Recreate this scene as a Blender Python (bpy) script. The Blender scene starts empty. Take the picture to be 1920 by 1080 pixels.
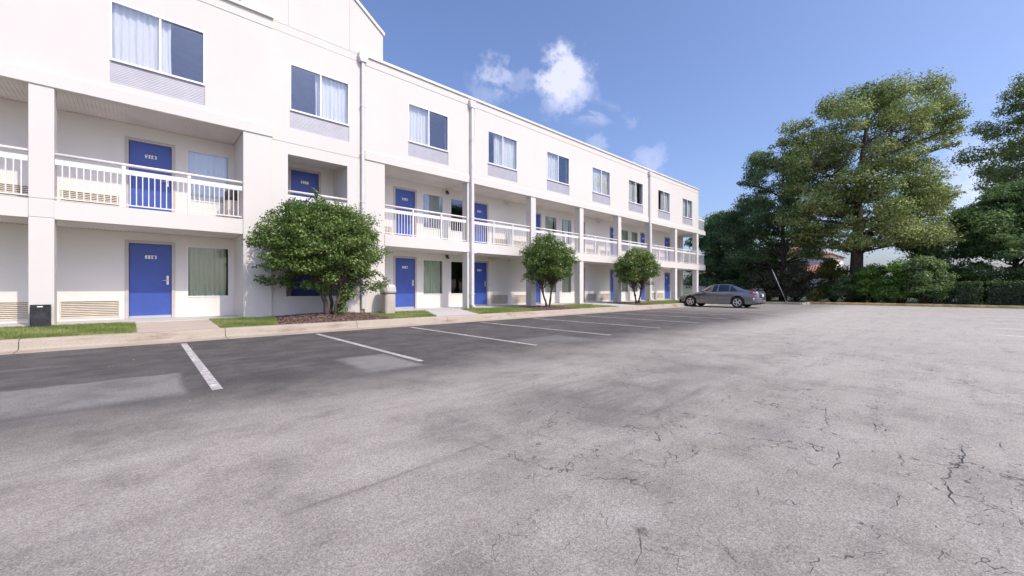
import bpy, math, random
import numpy as np
from mathutils import Matrix, Vector

# ------------------------------------------------------------------ camera, sky, sun, exposure
sc = bpy.context.scene
col = sc.collection
random.seed(7)
RNG = np.random.default_rng(11)

cam_d = bpy.data.cameras.new('camera')
cam = bpy.data.objects.new('camera', cam_d)
col.objects.link(cam)
sc.camera = cam
cam_d.sensor_width = 36.0
cam_d.lens = 36.0 * 751 / 1920
cam_d.shift_y = 1.5 / 1920
cam_d.clip_end = 3000
cam_d.clip_start = 0.05
HEAD = math.atan2(812, 751)
SN, CN = math.sin(HEAD), math.cos(HEAD)
cam.location = (0, 0, 1.12)
cam.rotation_euler = (math.radians(90), 0, -math.atan2(CN, SN))

SUN = Vector((0.37, -1.5, 1.67)).normalized()
sun_d = bpy.data.lights.new('sun', 'SUN')
sun_d.energy = 2.25
sun_d.angle = math.radians(0.5)
sun_d.color = (1.0, 0.925, 0.80)
sun = bpy.data.objects.new('sun', sun_d)
sun.rotation_euler = (-SUN).to_track_quat('-Z', 'Y').to_euler()
sun.location = (10, -30, 40)
col.objects.link(sun)

sc.view_settings.view_transform = 'Standard'
sc.view_settings.look = 'None'
sc.view_settings.gamma = 1
sc.view_settings.use_curve_mapping = False
sc.view_settings.exposure = 0.58
sc.cycles.max_bounces = 6
sc.cycles.diffuse_bounces = 4
sc.cycles.glossy_bounces = 3
sc.cycles.transmission_bounces = 3
sc.cycles.transparent_max_bounces = 10


class NT:
    """tiny node-tree helper"""
    def __init__(self, tree):
        self.t = tree

    def n(self, typ, props=None, **inp):
        nd = self.t.nodes.new(typ)
        for k, v in (props or {}).items():
            setattr(nd, k, v)
        for k, v in inp.items():
            key = int(k[1:]) if k[0] == 'i' and k[1:].isdigit() else k.replace('_', ' ')
            self.set(nd.inputs[key], v)
        return nd

    def set(self, sock, v):
        if isinstance(v, bpy.types.NodeSocket):
            self.t.links.new(v, sock)
        elif isinstance(v, bpy.types.Node):
            self.t.links.new(v.outputs[0], sock)
        else:
            if sock.type == 'RGBA' and len(v) == 3:
                v = (*v, 1)
            sock.default_value = v

    def math(self, op, a, b=0.0, c=0.0, clamp=False):
        return self.n('ShaderNodeMath', {'operation': op, 'use_clamp': clamp}, i0=a, i1=b, i2=c).outputs[0]

    def vmath(self, op, a, b=(0, 0, 0)):
        return self.n('ShaderNodeVectorMath', {'operation': op}, i0=a, i1=b)

    def mix(self, f, a, b, blend='MIX'):
        nd = self.t.nodes.new('ShaderNodeMix')
        nd.data_type = 'RGBA'
        nd.blend_type = blend
        self.set(nd.inputs[0], f)
        self.set(nd.inputs[6], a)
        self.set(nd.inputs[7], b)
        return nd.outputs[2]

    def step(self, v, lo, hi, a=0.0, b=1.0):
        return self.n('ShaderNodeMapRange', {'interpolation_type': 'SMOOTHSTEP'}, i0=v, i1=lo, i2=hi, i3=a, i4=b).outputs[0]

    def noise(self, vec, scale, detail=3.0, rough=0.55, dist=0.0):
        return self.n('ShaderNodeTexNoise', None, Vector=vec, Scale=scale, Detail=detail, Roughness=rough, Distortion=dist).outputs[0]

    def mapping(self, vec, scale=(1, 1, 1), loc=(0, 0, 0), rot=(0, 0, 0)):
        return self.n('ShaderNodeMapping', None, Vector=vec, Scale=scale, Location=loc, Rotation=rot).outputs[0]


def build_world():
    w = bpy.data.worlds.new('World')
    sc.world = w
    w.use_nodes = True
    w.node_tree.nodes.clear()
    t = NT(w.node_tree)
    sky = t.n('ShaderNodeTexSky', {'sky_type': 'NISHITA', 'sun_disc': False})
    sky.sun_elevation = math.asin(SUN.z)
    sky.sun_rotation = math.atan2(SUN.x, SUN.y)
    sky.altitude = 0
    sky.air_density = 1.0
    sky.dust_density = 2.6
    sky.ozone_density = 6.0
    tc = t.n('ShaderNodeTexCoord').outputs['Generated']
    d = t.vmath('NORMALIZE', tc).outputs[0]
    sep = t.n('ShaderNodeSeparateXYZ', None, Vector=d)
    # clouds lie on a plane overhead: project the direction on it
    zz = t.math('MAXIMUM', sep.outputs[2], 0.04)
    px = t.math('DIVIDE', sep.outputs[0], t.math('ADD', zz, 0.12))
    py = t.math('DIVIDE', sep.outputs[1], t.math('ADD', zz, 0.12))
    pv = t.n('ShaderNodeCombineXYZ', None, X=px, Y=py).outputs[0]
    big = t.noise(pv, 1.5, 1, 0.5)
    fine = t.noise(t.mapping(pv, (1, 1, 1), (3.1, 1.7, 0)), 4.5, 3, 0.65, 0.6)
    wisp = t.math('MULTIPLY', t.step(big, 0.60, 0.78), t.step(fine, 0.45, 0.72))
    fine2 = t.noise(d, 22, 4, 0.62)
    tot = t.math('MULTIPLY', wisp, 0.55)

    def direction(u, v):
        a = (u - 960) / 751
        b = (541.5 - v) / 751
        return Vector((CN + SN * a, SN - CN * a, b)).normalized()
    # single small clouds of the day
    for u, v, r, amp in ((1062, 155, .075, 1.0), (1052, 130, .06, .7), (1068, 98, .04, .35), (928, 135, .036, .5), (975, 150, .04, .25), (912, 178, .045, .25),
                         (1215, 305, .045, .4), (1122, 272, .035, .3), (1188, 230, .025, .15), (1850, 345, .09, .6), (1560, 330, .05, .2)):
        c = direction(u, v)
        dist = t.vmath('DISTANCE', d, tuple(c)).outputs['Value']
        wob = t.math('MULTIPLY', t.math('SUBTRACT', fine2, 0.5), 0.13)
        m = t.step(t.math('ADD', dist, wob), r, r * 0.15)
        m = t.math('MULTIPLY', m, t.step(fine2, 0.08, 0.5))
        tot = t.math('ADD', tot, t.math('MULTIPLY', m, amp))
    tot = t.math('MULTIPLY', t.math('MINIMUM', tot, 1.0), 0.55)
    tint = t.mix(1.0, sky.outputs[0], (1.05, 0.96, 1.02), 'MULTIPLY')   # colour balance of the day
    cl = t.mix(tot, tint, (6.0, 5.8, 6.5))
    bg = t.n('ShaderNodeBackground', None, Color=cl, Strength=0.15)
    out = t.n('ShaderNodeOutputWorld')
    t.t.links.new(bg.outputs[0], out.inputs[0])


build_world()

# ------------------------------------------------------------------ materials
MAT = {}


def new_mat(name):
    m = bpy.data.materials.new(name)
    m.use_nodes = True
    m.node_tree.nodes.clear()
    t = NT(m.node_tree)
    out = t.n('ShaderNodeOutputMaterial')
    MAT[name] = m
    return t, out


def bsdf(t, out, **kw):
    b = t.n('ShaderNodeBsdfPrincipled', None, **kw)
    t.t.links.new(b.outputs[0], out.inputs[0])
    return b


def simple(name, color, rough=0.6, var=0.12, scale=3.0, metallic=0.0, bump=0.0, bscale=80.0, coat=0.0, spec=0.5, aniso=(1, 1, 1)):
    t, out = new_mat(name)
    tc = t.n('ShaderNodeTexCoord').outputs['Object']
    geo = t.n('ShaderNodeNewGeometry').outputs['Position']
    n1 = t.noise(t.mapping(geo, aniso), scale, 5, 0.6)
    c0 = tuple(max(0, x * (1 - var)) for x in color)
    c1 = tuple(min(1, x * (1 + var)) for x in color)
    cc = t.mix(t.step(n1, 0.3, 0.7), c0, c1)
    kw = dict(Base_Color=cc, Roughness=rough, Metallic=metallic, Coat_Weight=coat)
    if bump:
        nb = t.noise(geo, bscale, 4, 0.6)
        kw['Normal'] = t.n('ShaderNodeBump', None, Strength=bump, Distance=0.01, Height=nb).outputs[0]
    b = bsdf(t, out, **kw)
    b.inputs['Specular IOR Level'].default_value = spec
    return MAT[name]


def stucco(name, color, streak=0.06):
    t, out = new_mat(name)
    g = t.n('ShaderNodeNewGeometry').outputs['Position']
    n1 = t.noise(g, 0.55, 5, 0.6)
    n2 = t.noise(t.mapping(g, (2.2, 2.2, 0.22)), 1.0, 3, 0.6)
    c = t.mix(t.step(n1, 0.3, 0.75), tuple(x * 0.955 for x in color), color)
    c = t.mix(t.math('MULTIPLY', t.step(n2, 0.5, 0.8), streak * 2.4), c, tuple(x * y for x, y in zip(color, (0.80, 0.78, 0.76))))
    nb = t.noise(g, 70, 5, 0.65)
    nl = t.noise(g, 2.2, 3, 0.5)
    h = t.math('ADD', nb, t.math('MULTIPLY', nl, 1.2))
    bm = t.n('ShaderNodeBump', None, Strength=0.35, Distance=0.006, Height=h).outputs[0]
    bsdf(t, out, Base_Color=c, Roughness=0.85, Normal=bm)


stucco('stucco', (0.67, 0.642, 0.60), 0.06)
stucco('stucco_back', (0.76, 0.73, 0.68), 0.06)  # paler copy of the front stucco; fill light in the shade put into the colour
stucco('concrete_slab', (0.68, 0.65, 0.605), 0.10)
simple('coping', (0.70, 0.68, 0.67), 0.5, 0.05)
simple('soffit', (0.70, 0.65, 0.61), 0.6, 0.08, 1.2)
simple('dark_gap', (0.05, 0.045, 0.045), 0.8)
simple('rail_paint', (0.74, 0.72, 0.71), 0.4, 0.04)
simple('door_blue', (0.042, 0.088, 0.36), 0.42, 0.10, 1.4, bump=0.08, bscale=25)
simple('door_frame', (0.50, 0.455, 0.44), 0.5, 0.06)
simple('plate_white', (0.82, 0.82, 0.84), 0.4, 0.03)
simple('ink', (0.015, 0.015, 0.018), 0.5)
simple('steel', (0.62, 0.62, 0.64), 0.28, 0.05, metallic=1.0)
simple('window_frame', (0.80, 0.80, 0.83), 0.35, 0.03)
simple('vent_panel', (0.40, 0.40, 0.45), 0.5, 0.06)
simple('grille', (0.70, 0.63, 0.53), 0.5, 0.08)
simple('grille_dark', (0.10, 0.085, 0.075), 0.8)
simple('interior', (0.10, 0.095, 0.09), 0.9)
simple('downspout', (0.66, 0.64, 0.635), 0.45, 0.06)
simple('lamp_dark', (0.07, 0.06, 0.055), 0.5)
simple('roof_membrane', (0.45, 0.44, 0.43), 0.9)
simple('bin_beige', (0.52, 0.46, 0.40), 0.55, 0.08, 4)
simple('bin_lid', (0.55, 0.51, 0.48), 0.5, 0.08, 4)
simple('bin_dark', (0.055, 0.05, 0.05), 0.5, 0.15, 4)
simple('bin_black', (0.030, 0.029, 0.034), 0.55, 0.5, 7, bump=0.2, bscale=30)
simple('bark', (0.085, 0.062, 0.050), 0.9, 0.4, 9, bump=0.8, bscale=28, aniso=(1, 1, 0.25))
simple('bark_pale', (0.15, 0.115, 0.09), 0.85, 0.35, 9, bump=0.6, bscale=28, aniso=(1, 1, 0.25))
simple('mulch', (0.135, 0.082, 0.066), 0.95, 0.5, 26, bump=1.0, bscale=60)
simple('mulch_chip', (0.21, 0.135, 0.112), 0.9, 0.55, 9)
simple('house_wall', (0.72, 0.68, 0.62), 0.9, 0.06, 0.6)
simple('tile_red', (0.40, 0.17, 0.12), 0.8, 0.3, 2.5)
simple('pole_grey', (0.55, 0.54, 0.53), 0.6, 0.1)
simple('yellow_paint', (0.55, 0.40, 0.16), 0.8, 0.35, 2.2, bump=0.3)
simple('fence_white', (0.6, 0.6, 0.58), 0.6, 0.1)
simple('tyre', (0.018, 0.018, 0.019), 0.85)
simple('car_black', (0.012, 0.012, 0.013), 0.5)
simple('rim', (0.68, 0.68, 0.70), 0.25, 0.03, metallic=0.9)
simple('chrome', (0.7, 0.7, 0.72), 0.12, 0.02, metallic=1.0)
simple('head_lamp', (0.75, 0.72, 0.70), 0.12, 0.05, coat=1.0)
simple('tail_lamp', (0.42, 0.012, 0.02), 0.12, 0.1, coat=1.0)
simple('tail_white', (0.7, 0.62, 0.62), 0.15, 0.1, coat=1.0)
simple('seat_cloth', (0.10, 0.09, 0.085), 0.9)
simple('plate', (0.75, 0.75, 0.78), 0.4)


def make_paint():
    t, out = new_mat('car_paint')
    g = t.n('ShaderNodeNewGeometry').outputs['Position']
    n = t.noise(g, 900, 1)
    c = t.mix(n, (0.20, 0.20, 0.23), (0.28, 0.28, 0.315))
    b = bsdf(t, out, Base_Color=c, Metallic=0.8, Roughness=0.26, Coat_Weight=0.8, Coat_Roughness=0.06)


make_paint()


def make_glass(name, tint, refl, tintrefl=(1, 1, 1)):
    t, out = new_mat(name)
    tr = t.n('ShaderNodeBsdfTransparent', None, Color=tint)
    g = t.n('ShaderNodeNewGeometry').outputs['Position']
    nb = t.noise(g, 1.6, 2, 0.5)
    bm = t.n('ShaderNodeBump', None, Strength=0.05, Distance=0.02, Height=nb).outputs[0]
    gl = t.n('ShaderNodeBsdfGlossy', None, Color=tintrefl, Roughness=0.012, Normal=bm)
    lw = t.n('ShaderNodeLayerWeight', None, Blend=0.5)
    f = t.math('ADD', t.math('MULTIPLY', t.math('POWER', lw.outputs['Facing'], 4.0), 0.9), refl + 0.03, clamp=True)
    mx = t.n('ShaderNodeMixShader', None, i0=f, i1=tr.outputs[0], i2=gl.outputs[0])
    t.t.links.new(mx.outputs[0], out.inputs[0])


make_glass('glass', (0.95, 0.96, 0.97), 0.05, (0.62, 0.76, 1.0))
make_glass('glass_clear', (0.93, 0.96, 0.94), 0.0)
make_glass('car_glass', (0.30, 0.34, 0.36), 0.06)


def make_curtain(name, color):
    t, out = new_mat(name)
    g = t.n('ShaderNodeNewGeometry').outputs['Position']
    n = t.noise(t.mapping(g, (12, 12, 0.6)), 1.0, 3, 0.5)
    c = t.mix(n, tuple(x * 0.88 for x in color), tuple(min(1, x * 1.06) for x in color))
    df = t.n('ShaderNodeBsdfDiffuse', None, Color=c)
    tl = t.n('ShaderNodeBsdfTranslucent', None, Color=c)
    mx = t.n('ShaderNodeMixShader', None, i0=0.25, i1=df.outputs[0], i2=tl.outputs[0])
    t.t.links.new(mx.outputs[0], out.inputs[0])


make_curtain('curtain', (0.93, 0.93, 0.86))
make_curtain('curtain_green', (0.60, 0.64, 0.53))


def make_leaf(name, c0, c1, c2, trans=0.3, rough=0.45, spec=0.35):
    t, out = new_mat(name)
    at = t.n('ShaderNodeAttribute', {'attribute_name': 'rnd'}).outputs['Fac']
    g = t.n('ShaderNodeNewGeometry').outputs['Position']
    n = t.noise(g, 0.9, 2, 0.5)
    v = t.math('ADD', t.math('MULTIPLY', at, 0.65), t.math('MULTIPLY', n, 0.45))
    r = t.n('ShaderNodeValToRGB', None, Fac=v)
    e = r.color_ramp.elements
    e[0].position, e[0].color = 0.15, (*c0, 1)
    e[1].position, e[1].color = 0.92, (*c2, 1)
    m = e.new(0.55)
    m.color = (*c1, 1)
    p = t.n('ShaderNodeBsdfPrincipled', None, Base_Color=r.outputs[0], Roughness=rough)
    p.inputs['Specular IOR Level'].default_value = spec
    tl = t.n('ShaderNodeBsdfTranslucent', None, Color=t.mix(0.5, r.outputs[0], (0.16, 0.26, 0.04)))
    mx = t.n('ShaderNodeMixShader', None, i0=trans, i1=p.outputs[0], i2=tl.outputs[0])
    t.t.links.new(mx.outputs[0], out.inputs[0])


make_leaf('leaf_holly', (0.034, 0.080, 0.016), (0.11, 0.19, 0.038), (0.36, 0.42, 0.14), 0.28, 0.38, 0.4)
make_leaf('leaf_oak', (0.10, 0.145, 0.045), (0.28, 0.34, 0.115), (0.60, 0.62, 0.28), 0.34, 0.5, 0.3)
make_leaf('leaf_dark', (0.07, 0.125, 0.07), (0.16, 0.24, 0.11), (0.32, 0.40, 0.17), 0.45)
make_leaf('leaf_pine', (0.08, 0.15, 0.065), (0.19, 0.30, 0.12), (0.38, 0.48, 0.21), 0.48)
make_leaf('leaf_bush', (0.07, 0.16, 0.035), (0.17, 0.32, 0.065), (0.36, 0.50, 0.13), 0.48)
make_leaf('leaf_yellow', (0.085, 0.090, 0.022), (0.15, 0.15, 0.035), (0.25, 0.22, 0.05), 0.30)
make_leaf('leaf_purple', (0.06, 0.055, 0.04), (0.12, 0.11, 0.07), (0.25, 0.22, 0.14), 0.32)
make_leaf('leaf_hedge', (0.03, 0.065, 0.03), (0.055, 0.105, 0.045), (0.10, 0.165, 0.06), 0.3)
make_leaf('grass_blade', (0.19, 0.27, 0.07), (0.33, 0.41, 0.13), (0.58, 0.53, 0.28), 0.5, 0.6, 0.2)


def make_ground_mats():
    # ---- aged asphalt of the lot
    t, out = new_mat('asphalt')
    g = t.n('ShaderNodeNewGeometry').outputs['Position']
    sp = t.n('ShaderNodeSeparateXYZ', None, Vector=g)
    X, Y = sp.outputs[0], sp.outputs[1]
    nl = t.noise(g, 0.22, 3, 0.6)
    nm = t.noise(g, 1.3, 5, 0.68)
    base = t.mix(t.step(nl, 0.32, 0.68), (0.268, 0.246, 0.214), (0.355, 0.328, 0.286))
    base = t.mix(t.math('MULTIPLY', t.step(nm, 0.45, 0.72), 0.55), base, (0.405, 0.38, 0.345))
    base = t.mix(t.math('MULTIPLY', t.step(nm, 0.52, 0.30), 0.75), base, (0.185, 0.167, 0.15))
    # drive-lane streaks run along the building
    st = t.noise(t.mapping(g, (0.25, 2.2, 1), (0, 0, 0), (0, 0, 0.06)), 1.6, 4, 0.65)
    base = t.mix(t.math('MULTIPLY', t.step(st, 0.48, 0.75), 0.5), base, (0.19, 0.173, 0.163))
    st2 = t.noise(t.mapping(g, (0.5, 7.0, 1), (7, 3, 0), (0, 0, -0.1)), 1.5, 3, 0.65)
    base = t.mix(t.math('MULTIPLY', t.step(st2, 0.58, 0.8), 0.4), base, (0.46, 0.435, 0.40))
    # the open lane gets lighter away from the stalls and to the right
    base = t.mix(t.step(t.math('SUBTRACT', X, t.math('MULTIPLY', Y, 0.8)), 0.0, 16.0, 0.0, 0.6), base, (0.50, 0.468, 0.415))
    # darker, newer coat in the stalls
    wob = t.math('MULTIPLY', t.math('SUBTRACT', nl, 0.5), 2.2)
    ys = t.math('ADD', Y, wob)
    stall = t.step(ys, 3.4, 5.9)
    stall = t.math('MULTIPLY', stall, t.step(X, 26, 16, 0.55, 1.0))
    dark = t.mix(t.step(nm, 0.35, 0.7), (0.060, 0.055, 0.052), (0.112, 0.102, 0.095))
    dark = t.mix(t.math('MULTIPLY', t.step(st, 0.56, 0.72), 0.5), dark, (0.18, 0.165, 0.165))

    def rect(x0, x1, y0, y1, soft):
        a = t.step(xs2, x0 - soft, x0 + soft)
        b = t.step(xs2, x1 + soft * .4, x1 - soft * .4)
        c = t.step(Y, y0 - soft * 1.5, y0 + soft)
        d = t.step(ys2, y1 + soft * .5, y1 - soft * .5)
        return t.math('MULTIPLY', t.math('MULTIPLY', a, b), t.math('MULTIPLY', c, d))
    ys2 = t.math('ADD', Y, t.math('MULTIPLY', t.math('SUBTRACT', nm, 0.5), 0.6))
    xs2 = t.math('ADD', X, t.math('MULTIPLY', t.math('SUBTRACT', nm, 0.5), 0.22))
    patch = t.math('ADD', rect(-3.6, 0.36, 5.55, 6.95, 0.12), rect(2.27, 3.05, 5.25, 6.55, 0.10), clamp=True)
    patch = t.math('ADD', patch, t.math('MULTIPLY', rect(5.9, 7.4, 5.4, 6.4, 0.3), 0.6), clamp=True)
    lightc = t.mix(nm, (0.21, 0.198, 0.188), (0.27, 0.255, 0.243))
    dark = t.mix(t.math('MULTIPLY', patch, t.step(nm, 0.25, 0.6, 0.45, 0.8)), dark, lightc)
    c = t.mix(stall, base, dark)
    # old oil stains
    for sx, sy, r, amp in ((3.0, 2.5, 1.0, .45), (3.9, 2.3, .9, .32), (1.7, 0.95, .045, .7), (5.6, 2.6, 1.5, .3), (7.0, 8.2, .8, .5), (1.5, 8.6, .7, .45), (12, 8, 1.2, .4), (-.4, 9.2, .9, .4)):
        dd = t.vmath('DISTANCE', g, (sx, sy, 0)).outputs['Value']
        m = t.step(t.math('ADD', dd, t.math('MULTIPLY', t.math('SUBTRACT', st, 0.5), r * 2.6)), r, r * 0.2)
        c = t.mix(t.math('MULTIPLY', m, amp), c, (0.085, 0.074, 0.072))
    # seam along the lane and a repaired trench on the right
    sl = t.math('ABSOLUTE', t.math('ADD', t.math('SUBTRACT', Y, t.math('MULTIPLY', X, 0.05)), t.math('ADD', -2.18, t.math('MULTIPLY', t.math('SUBTRACT', nm, 0.5), 0.16))))
    seam = t.math('MULTIPLY', t.math('MULTIPLY', t.step(sl, 0.03, 0.004), t.step(X, 2.6, 1.6)), t.step(st, 0.44, 0.62))
    c = t.mix(t.math('MULTIPLY', seam, 0.42), c, (0.10, 0.088, 0.085))
    # aggregate
    v1 = t.n('ShaderNodeTexVoronoi', None, Vector=g, Scale=190.0)
    ag = t.n('ShaderNodeSeparateColor', None, Color=v1.outputs['Color']).outputs[0]
    c = t.mix(0.70, c, t.mix(t.step(ag, 0.0, 1.0), (0.30, 0.295, 0.29), (0.72, 0.715, 0.71)), 'OVERLAY')
    n4 = t.noise(g, 45, 2, 0.75)
    c = t.mix(0.20, c, t.mix(t.step(n4, 0.3, 0.7), (0.30, 0.30, 0.30), (0.70, 0.70, 0.70)), 'OVERLAY')
    # hairline cracks
    wv = t.vmath('ADD', g, t.vmath('MULTIPLY', t.n('ShaderNodeTexNoise', None, Vector=g, Scale=3.0, Detail=3.0, Roughness=0.75).outputs['Color'], (0.55, 0.55, 0)).outputs[0]).outputs[0]
    crack = None
    for s, w, reg in ((1.15, 0.0048, 0.47), (2.6, 0.008, 0.50)):
        vd = t.n('ShaderNodeTexVoronoi', {'feature': 'DISTANCE_TO_EDGE'}, Vector=wv, Scale=s)
        k = t.step(vd.outputs['Distance'], w, w * 0.25)
        k = t.math('MULTIPLY', k, t.step(nm if s < 1 else st, reg - .06, reg + .06))
        crack = k if crack is None else t.math('MAXIMUM', crack, k)
    reg = t.math('MULTIPLY', t.step(t.math('SUBTRACT', X, t.math('MULTIPLY', Y, 0.9)), -1.2, 0.8), t.step(ys, 4.2, 3.0))
    crack = t.math('MULTIPLY', crack, reg)
    c = t.mix(t.math('MULTIPLY', crack, 0.75), c, (0.045, 0.038, 0.036))
    h = t.math('ADD', t.math('MULTIPLY', ag, 0.5), t.math('SUBTRACT', n4, t.math('MULTIPLY', crack, 2.5)))
    bm = t.n('ShaderNodeBump', None, Strength=0.5, Distance=0.006, Height=h).outputs[0]
    bsdf(t, out, Base_Color=c, Roughness=0.88, Normal=bm)

    # ---- kerb / walkway concrete
    for name, ca, cb, stain in (('kerb_concrete', (0.34, 0.285, 0.225), (0.45, 0.39, 0.32), 0.75), ('walk_concrete', (0.46, 0.445, 0.42), (0.56, 0.54, 0.52), 0.25), ('path_concrete', (0.42, 0.345, 0.28), (0.52, 0.45, 0.38), 0.3)):
        t, out = new_mat(name)
        g = t.n('ShaderNodeNewGeometry').outputs['Position']
        c = t.mix(t.noise(g, 1.2, 5, 0.6), ca, cb)
        s = t.noise(t.mapping(g, (0.5, 2, 2)), 1.7, 5, 0.65)
        c = t.mix(t.math('MULTIPLY', t.step(s, 0.50, 0.74), stain), c, (0.21, 0.14, 0.09))
        n4 = t.noise(g, 60, 4, 0.7)
        c = t.mix(0.5, c, t.mix(t.step(n4, 0.3, 0.7), (0.36, 0.36, 0.36), (0.64, 0.64, 0.64)), 'OVERLAY')
        bm = t.n('ShaderNodeBump', None, Strength=0.4, Distance=0.004, Height=n4).outputs[0]
        bsdf(t, out, Base_Color=c, Roughness=0.9, Normal=bm)

    # ---- worn white paint
    t, out = new_mat('line_paint')
    g = t.n('ShaderNodeNewGeometry').outputs['Position']
    n = t.noise(g, 14, 6, 0.75)
    n2 = t.noise(g, 1.1, 3, 0.6)
    w = t.step(t.math('ADD', n, t.math('MULTIPLY', n2, 0.35)), 0.52, 0.70)
    c = t.mix(w, (0.74, 0.70, 0.68), (0.36, 0.33, 0.315))
    bm = t.n('ShaderNodeBump', None, Strength=0.4, Distance=0.004, Height=t.noise(g, 90, 3, 0.7)).outputs[0]
    bsdf(t, out, Base_Color=c, Roughness=0.8, Normal=bm)
    t, out = new_mat('line_paint_old')
    g = t.n('ShaderNodeNewGeometry').outputs['Position']
    n = t.noise(g, 9, 6, 0.75)
    c = t.mix(t.step(n, 0.38, 0.62), (0.80, 0.77, 0.75), (0.56, 0.53, 0.50))
    bsdf(t, out, Base_Color=c, Roughness=0.85)

    # ---- soil and turf below the blades
    for name, cols in (('turf', ((0.15, 0.17, 0.06), (0.24, 0.29, 0.09), (0.40, 0.33, 0.20))), ('far_ground', ((0.06, 0.075, 0.03), (0.10, 0.12, 0.045), (0.16, 0.12, 0.075)))):
        t, out = new_mat(name)
        g = t.n('ShaderNodeNewGeometry').outputs['Position']
        c = t.mix(t.noise(g, 9, 5, 0.7), cols[0], cols[1])
        c = t.mix(t.step(t.noise(g, 1.4, 5, 0.65), 0.52, 0.7), c, cols[2])
        bm = t.n('ShaderNodeBump', None, Strength=0.9, Distance=0.03, Height=t.noise(g, 40, 4, 0.7)).outputs[0]
        bsdf(t, out, Base_Color=c, Roughness=0.95, Normal=bm)


make_ground_mats()


# ------------------------------------------------------------------ mesh helpers
class MB:
    def __init__(self):
        self.v, self.f, self.sm = [], [], []

    def add(self, vs, fs, smooth=False):
        o = len(self.v)
        self.v += [tuple(p) for p in vs]
        self.f += [tuple(i + o for i in q) for q in fs]
        self.sm += [smooth] * len(fs)
        return self

    def box(self, x0, x1, y0, y1, z0, z1, bev=0.0):
        if bev <= 0:
            vs = [(x0, y0, z0), (x1, y0, z0), (x1, y1, z0), (x0, y1, z0), (x0, y0, z1), (x1, y0, z1), (x1, y1, z1), (x0, y1, z1)]
            return self.add(vs, [(0, 3, 2, 1), (4, 5, 6, 7), (0, 1, 5, 4), (1, 2, 6, 5), (2, 3, 7, 6), (3, 0, 4, 7)])
        b = bev
        vs, idx = [], {}
        for i, (x, sx) in enumerate(((x0, 1), (x1, -1))):
            for j, (y, sy) in enumerate(((y0, 1), (y1, -1))):
                for k, (z, sz) in enumerate(((z0, 1), (z1, -1))):
                    for a in range(3):
                        p = [x + sx * b, y + sy * b, z + sz * b]
                        p[a] = (x, y, z)[a]
                        idx[(i, j, k, a)] = len(vs)
                        vs.append(tuple(p))
        fs = []
        for a in range(3):
            o = [q for q in range(3) if q != a]
            for s in (0, 1):
                q = []
                for (m, n) in ((0, 0), (1, 0), (1, 1), (0, 1)):
                    key = [0, 0, 0]
                    key[a] = s
                    key[o[0]] = m
                    key[o[1]] = n
                    q.append(idx[(*key, a)])
                flip = (s == 0) ^ (a == 1)
                fs.append(tuple(reversed(q)) if flip else tuple(q))
        for a in range(3):          # edges along axis a
            o = [q for q in range(3) if q != a]
            for m in (0, 1):
                for n in (0, 1):
                    k0, k1 = [0, 0, 0], [0, 0, 0]
                    k0[a], k1[a] = 0, 1
                    for k in (k0, k1):
                        k[o[0]], k[o[1]] = m, n
                    fs.append((idx[(*k0, o[0])], idx[(*k1, o[0])], idx[(*k1, o[1])], idx[(*k0, o[1])]))
        for i in (0, 1):
            for j in (0, 1):
                for k in (0, 1):
                    fs.append((idx[(i, j, k, 0)], idx[(i, j, k, 1)], idx[(i, j, k, 2)]))
        return self.add(vs, fs)

    def prism(self, pts, axis, a0, a1):
        """extrude a 2-D outline; axis 'x': pts are (y,z), 'y': (x,z), 'z': (x,y)"""
        def mk(p, a):
            return {'x': (a, p[0], p[1]), 'y': (p[0], a, p[1]), 'z': (p[0], p[1], a)}[axis]
        n = len(pts)
        vs = [mk(p, a0) for p in pts] + [mk(p, a1) for p in pts]
        fs = [tuple(range(n)), tuple(range(2 * n - 1, n - 1, -1))]
        fs += [(i, i + n, (i + 1) % n + n, (i + 1) % n) for i in range(n)]
        return self.add(vs, fs)

    def tube(self, path, radii, n=8, caps=True, smooth=True):
        path = [Vector(p) for p in path]
        if not hasattr(radii, '__len__'):
            radii = [radii] * len(path)
        vs, fs = [], []
        up = Vector((0.13, 0.31, 0.94))
        for i, p in enumerate(path):
            d = (path[min(i + 1, len(path) - 1)] - path[max(i - 1, 0)]).normalized()
            a = d.cross(up)
            if a.length < 0.05:
                a = d.cross(Vector((1, 0, 0)))
            a.normalize()
            b = d.cross(a)
            for k in range(n):
                w = 2 * math.pi * k / n
                vs.append(p + (a * math.cos(w) + b * math.sin(w)) * radii[i])
        for i in range(len(path) - 1):
            for k in range(n):
                k2 = (k + 1) % n
                fs.append((i * n + k, i * n + k2, (i + 1) * n + k2, (i + 1) * n + k))
        self.add(vs, fs, smooth)
        if caps:
            o = len(self.v) - len(vs)
            self.f.append(tuple(o + k for k in reversed(range(n))))
            self.f.append(tuple(o + (len(path) - 1) * n + k for k in range(n)))
            self.sm += [False, False]
        return self

    def lathe(self, prof, n=16, c=(0, 0), smooth=True):
        vs, fs = [], []
        for r, z in prof:
            for k in range(n):
                w = 2 * math.pi * k / n
                vs.append((c[0] + r * math.cos(w), c[1] + r * math.sin(w), z))
        for i in range(len(prof) - 1):
            for k in range(n):
                k2 = (k + 1) % n
                fs.append((i * n + k, i * n + k2, (i + 1) * n + k2, (i + 1) * n + k))
        return self.add(vs, fs, smooth)

    def mesh(self, name, mat):
        me = bpy.data.meshes.new(name)
        me.from_pydata(self.v, [], self.f)
        me.polygons.foreach_set('use_smooth', self.sm)
        if mat:
            me.materials.append(MAT[mat] if isinstance(mat, str) else mat)
        me.update()
        return me

    def build(self, name, mat, parent=None, loc=None):
        return link(name, self.mesh(name, mat), parent, loc)


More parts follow.
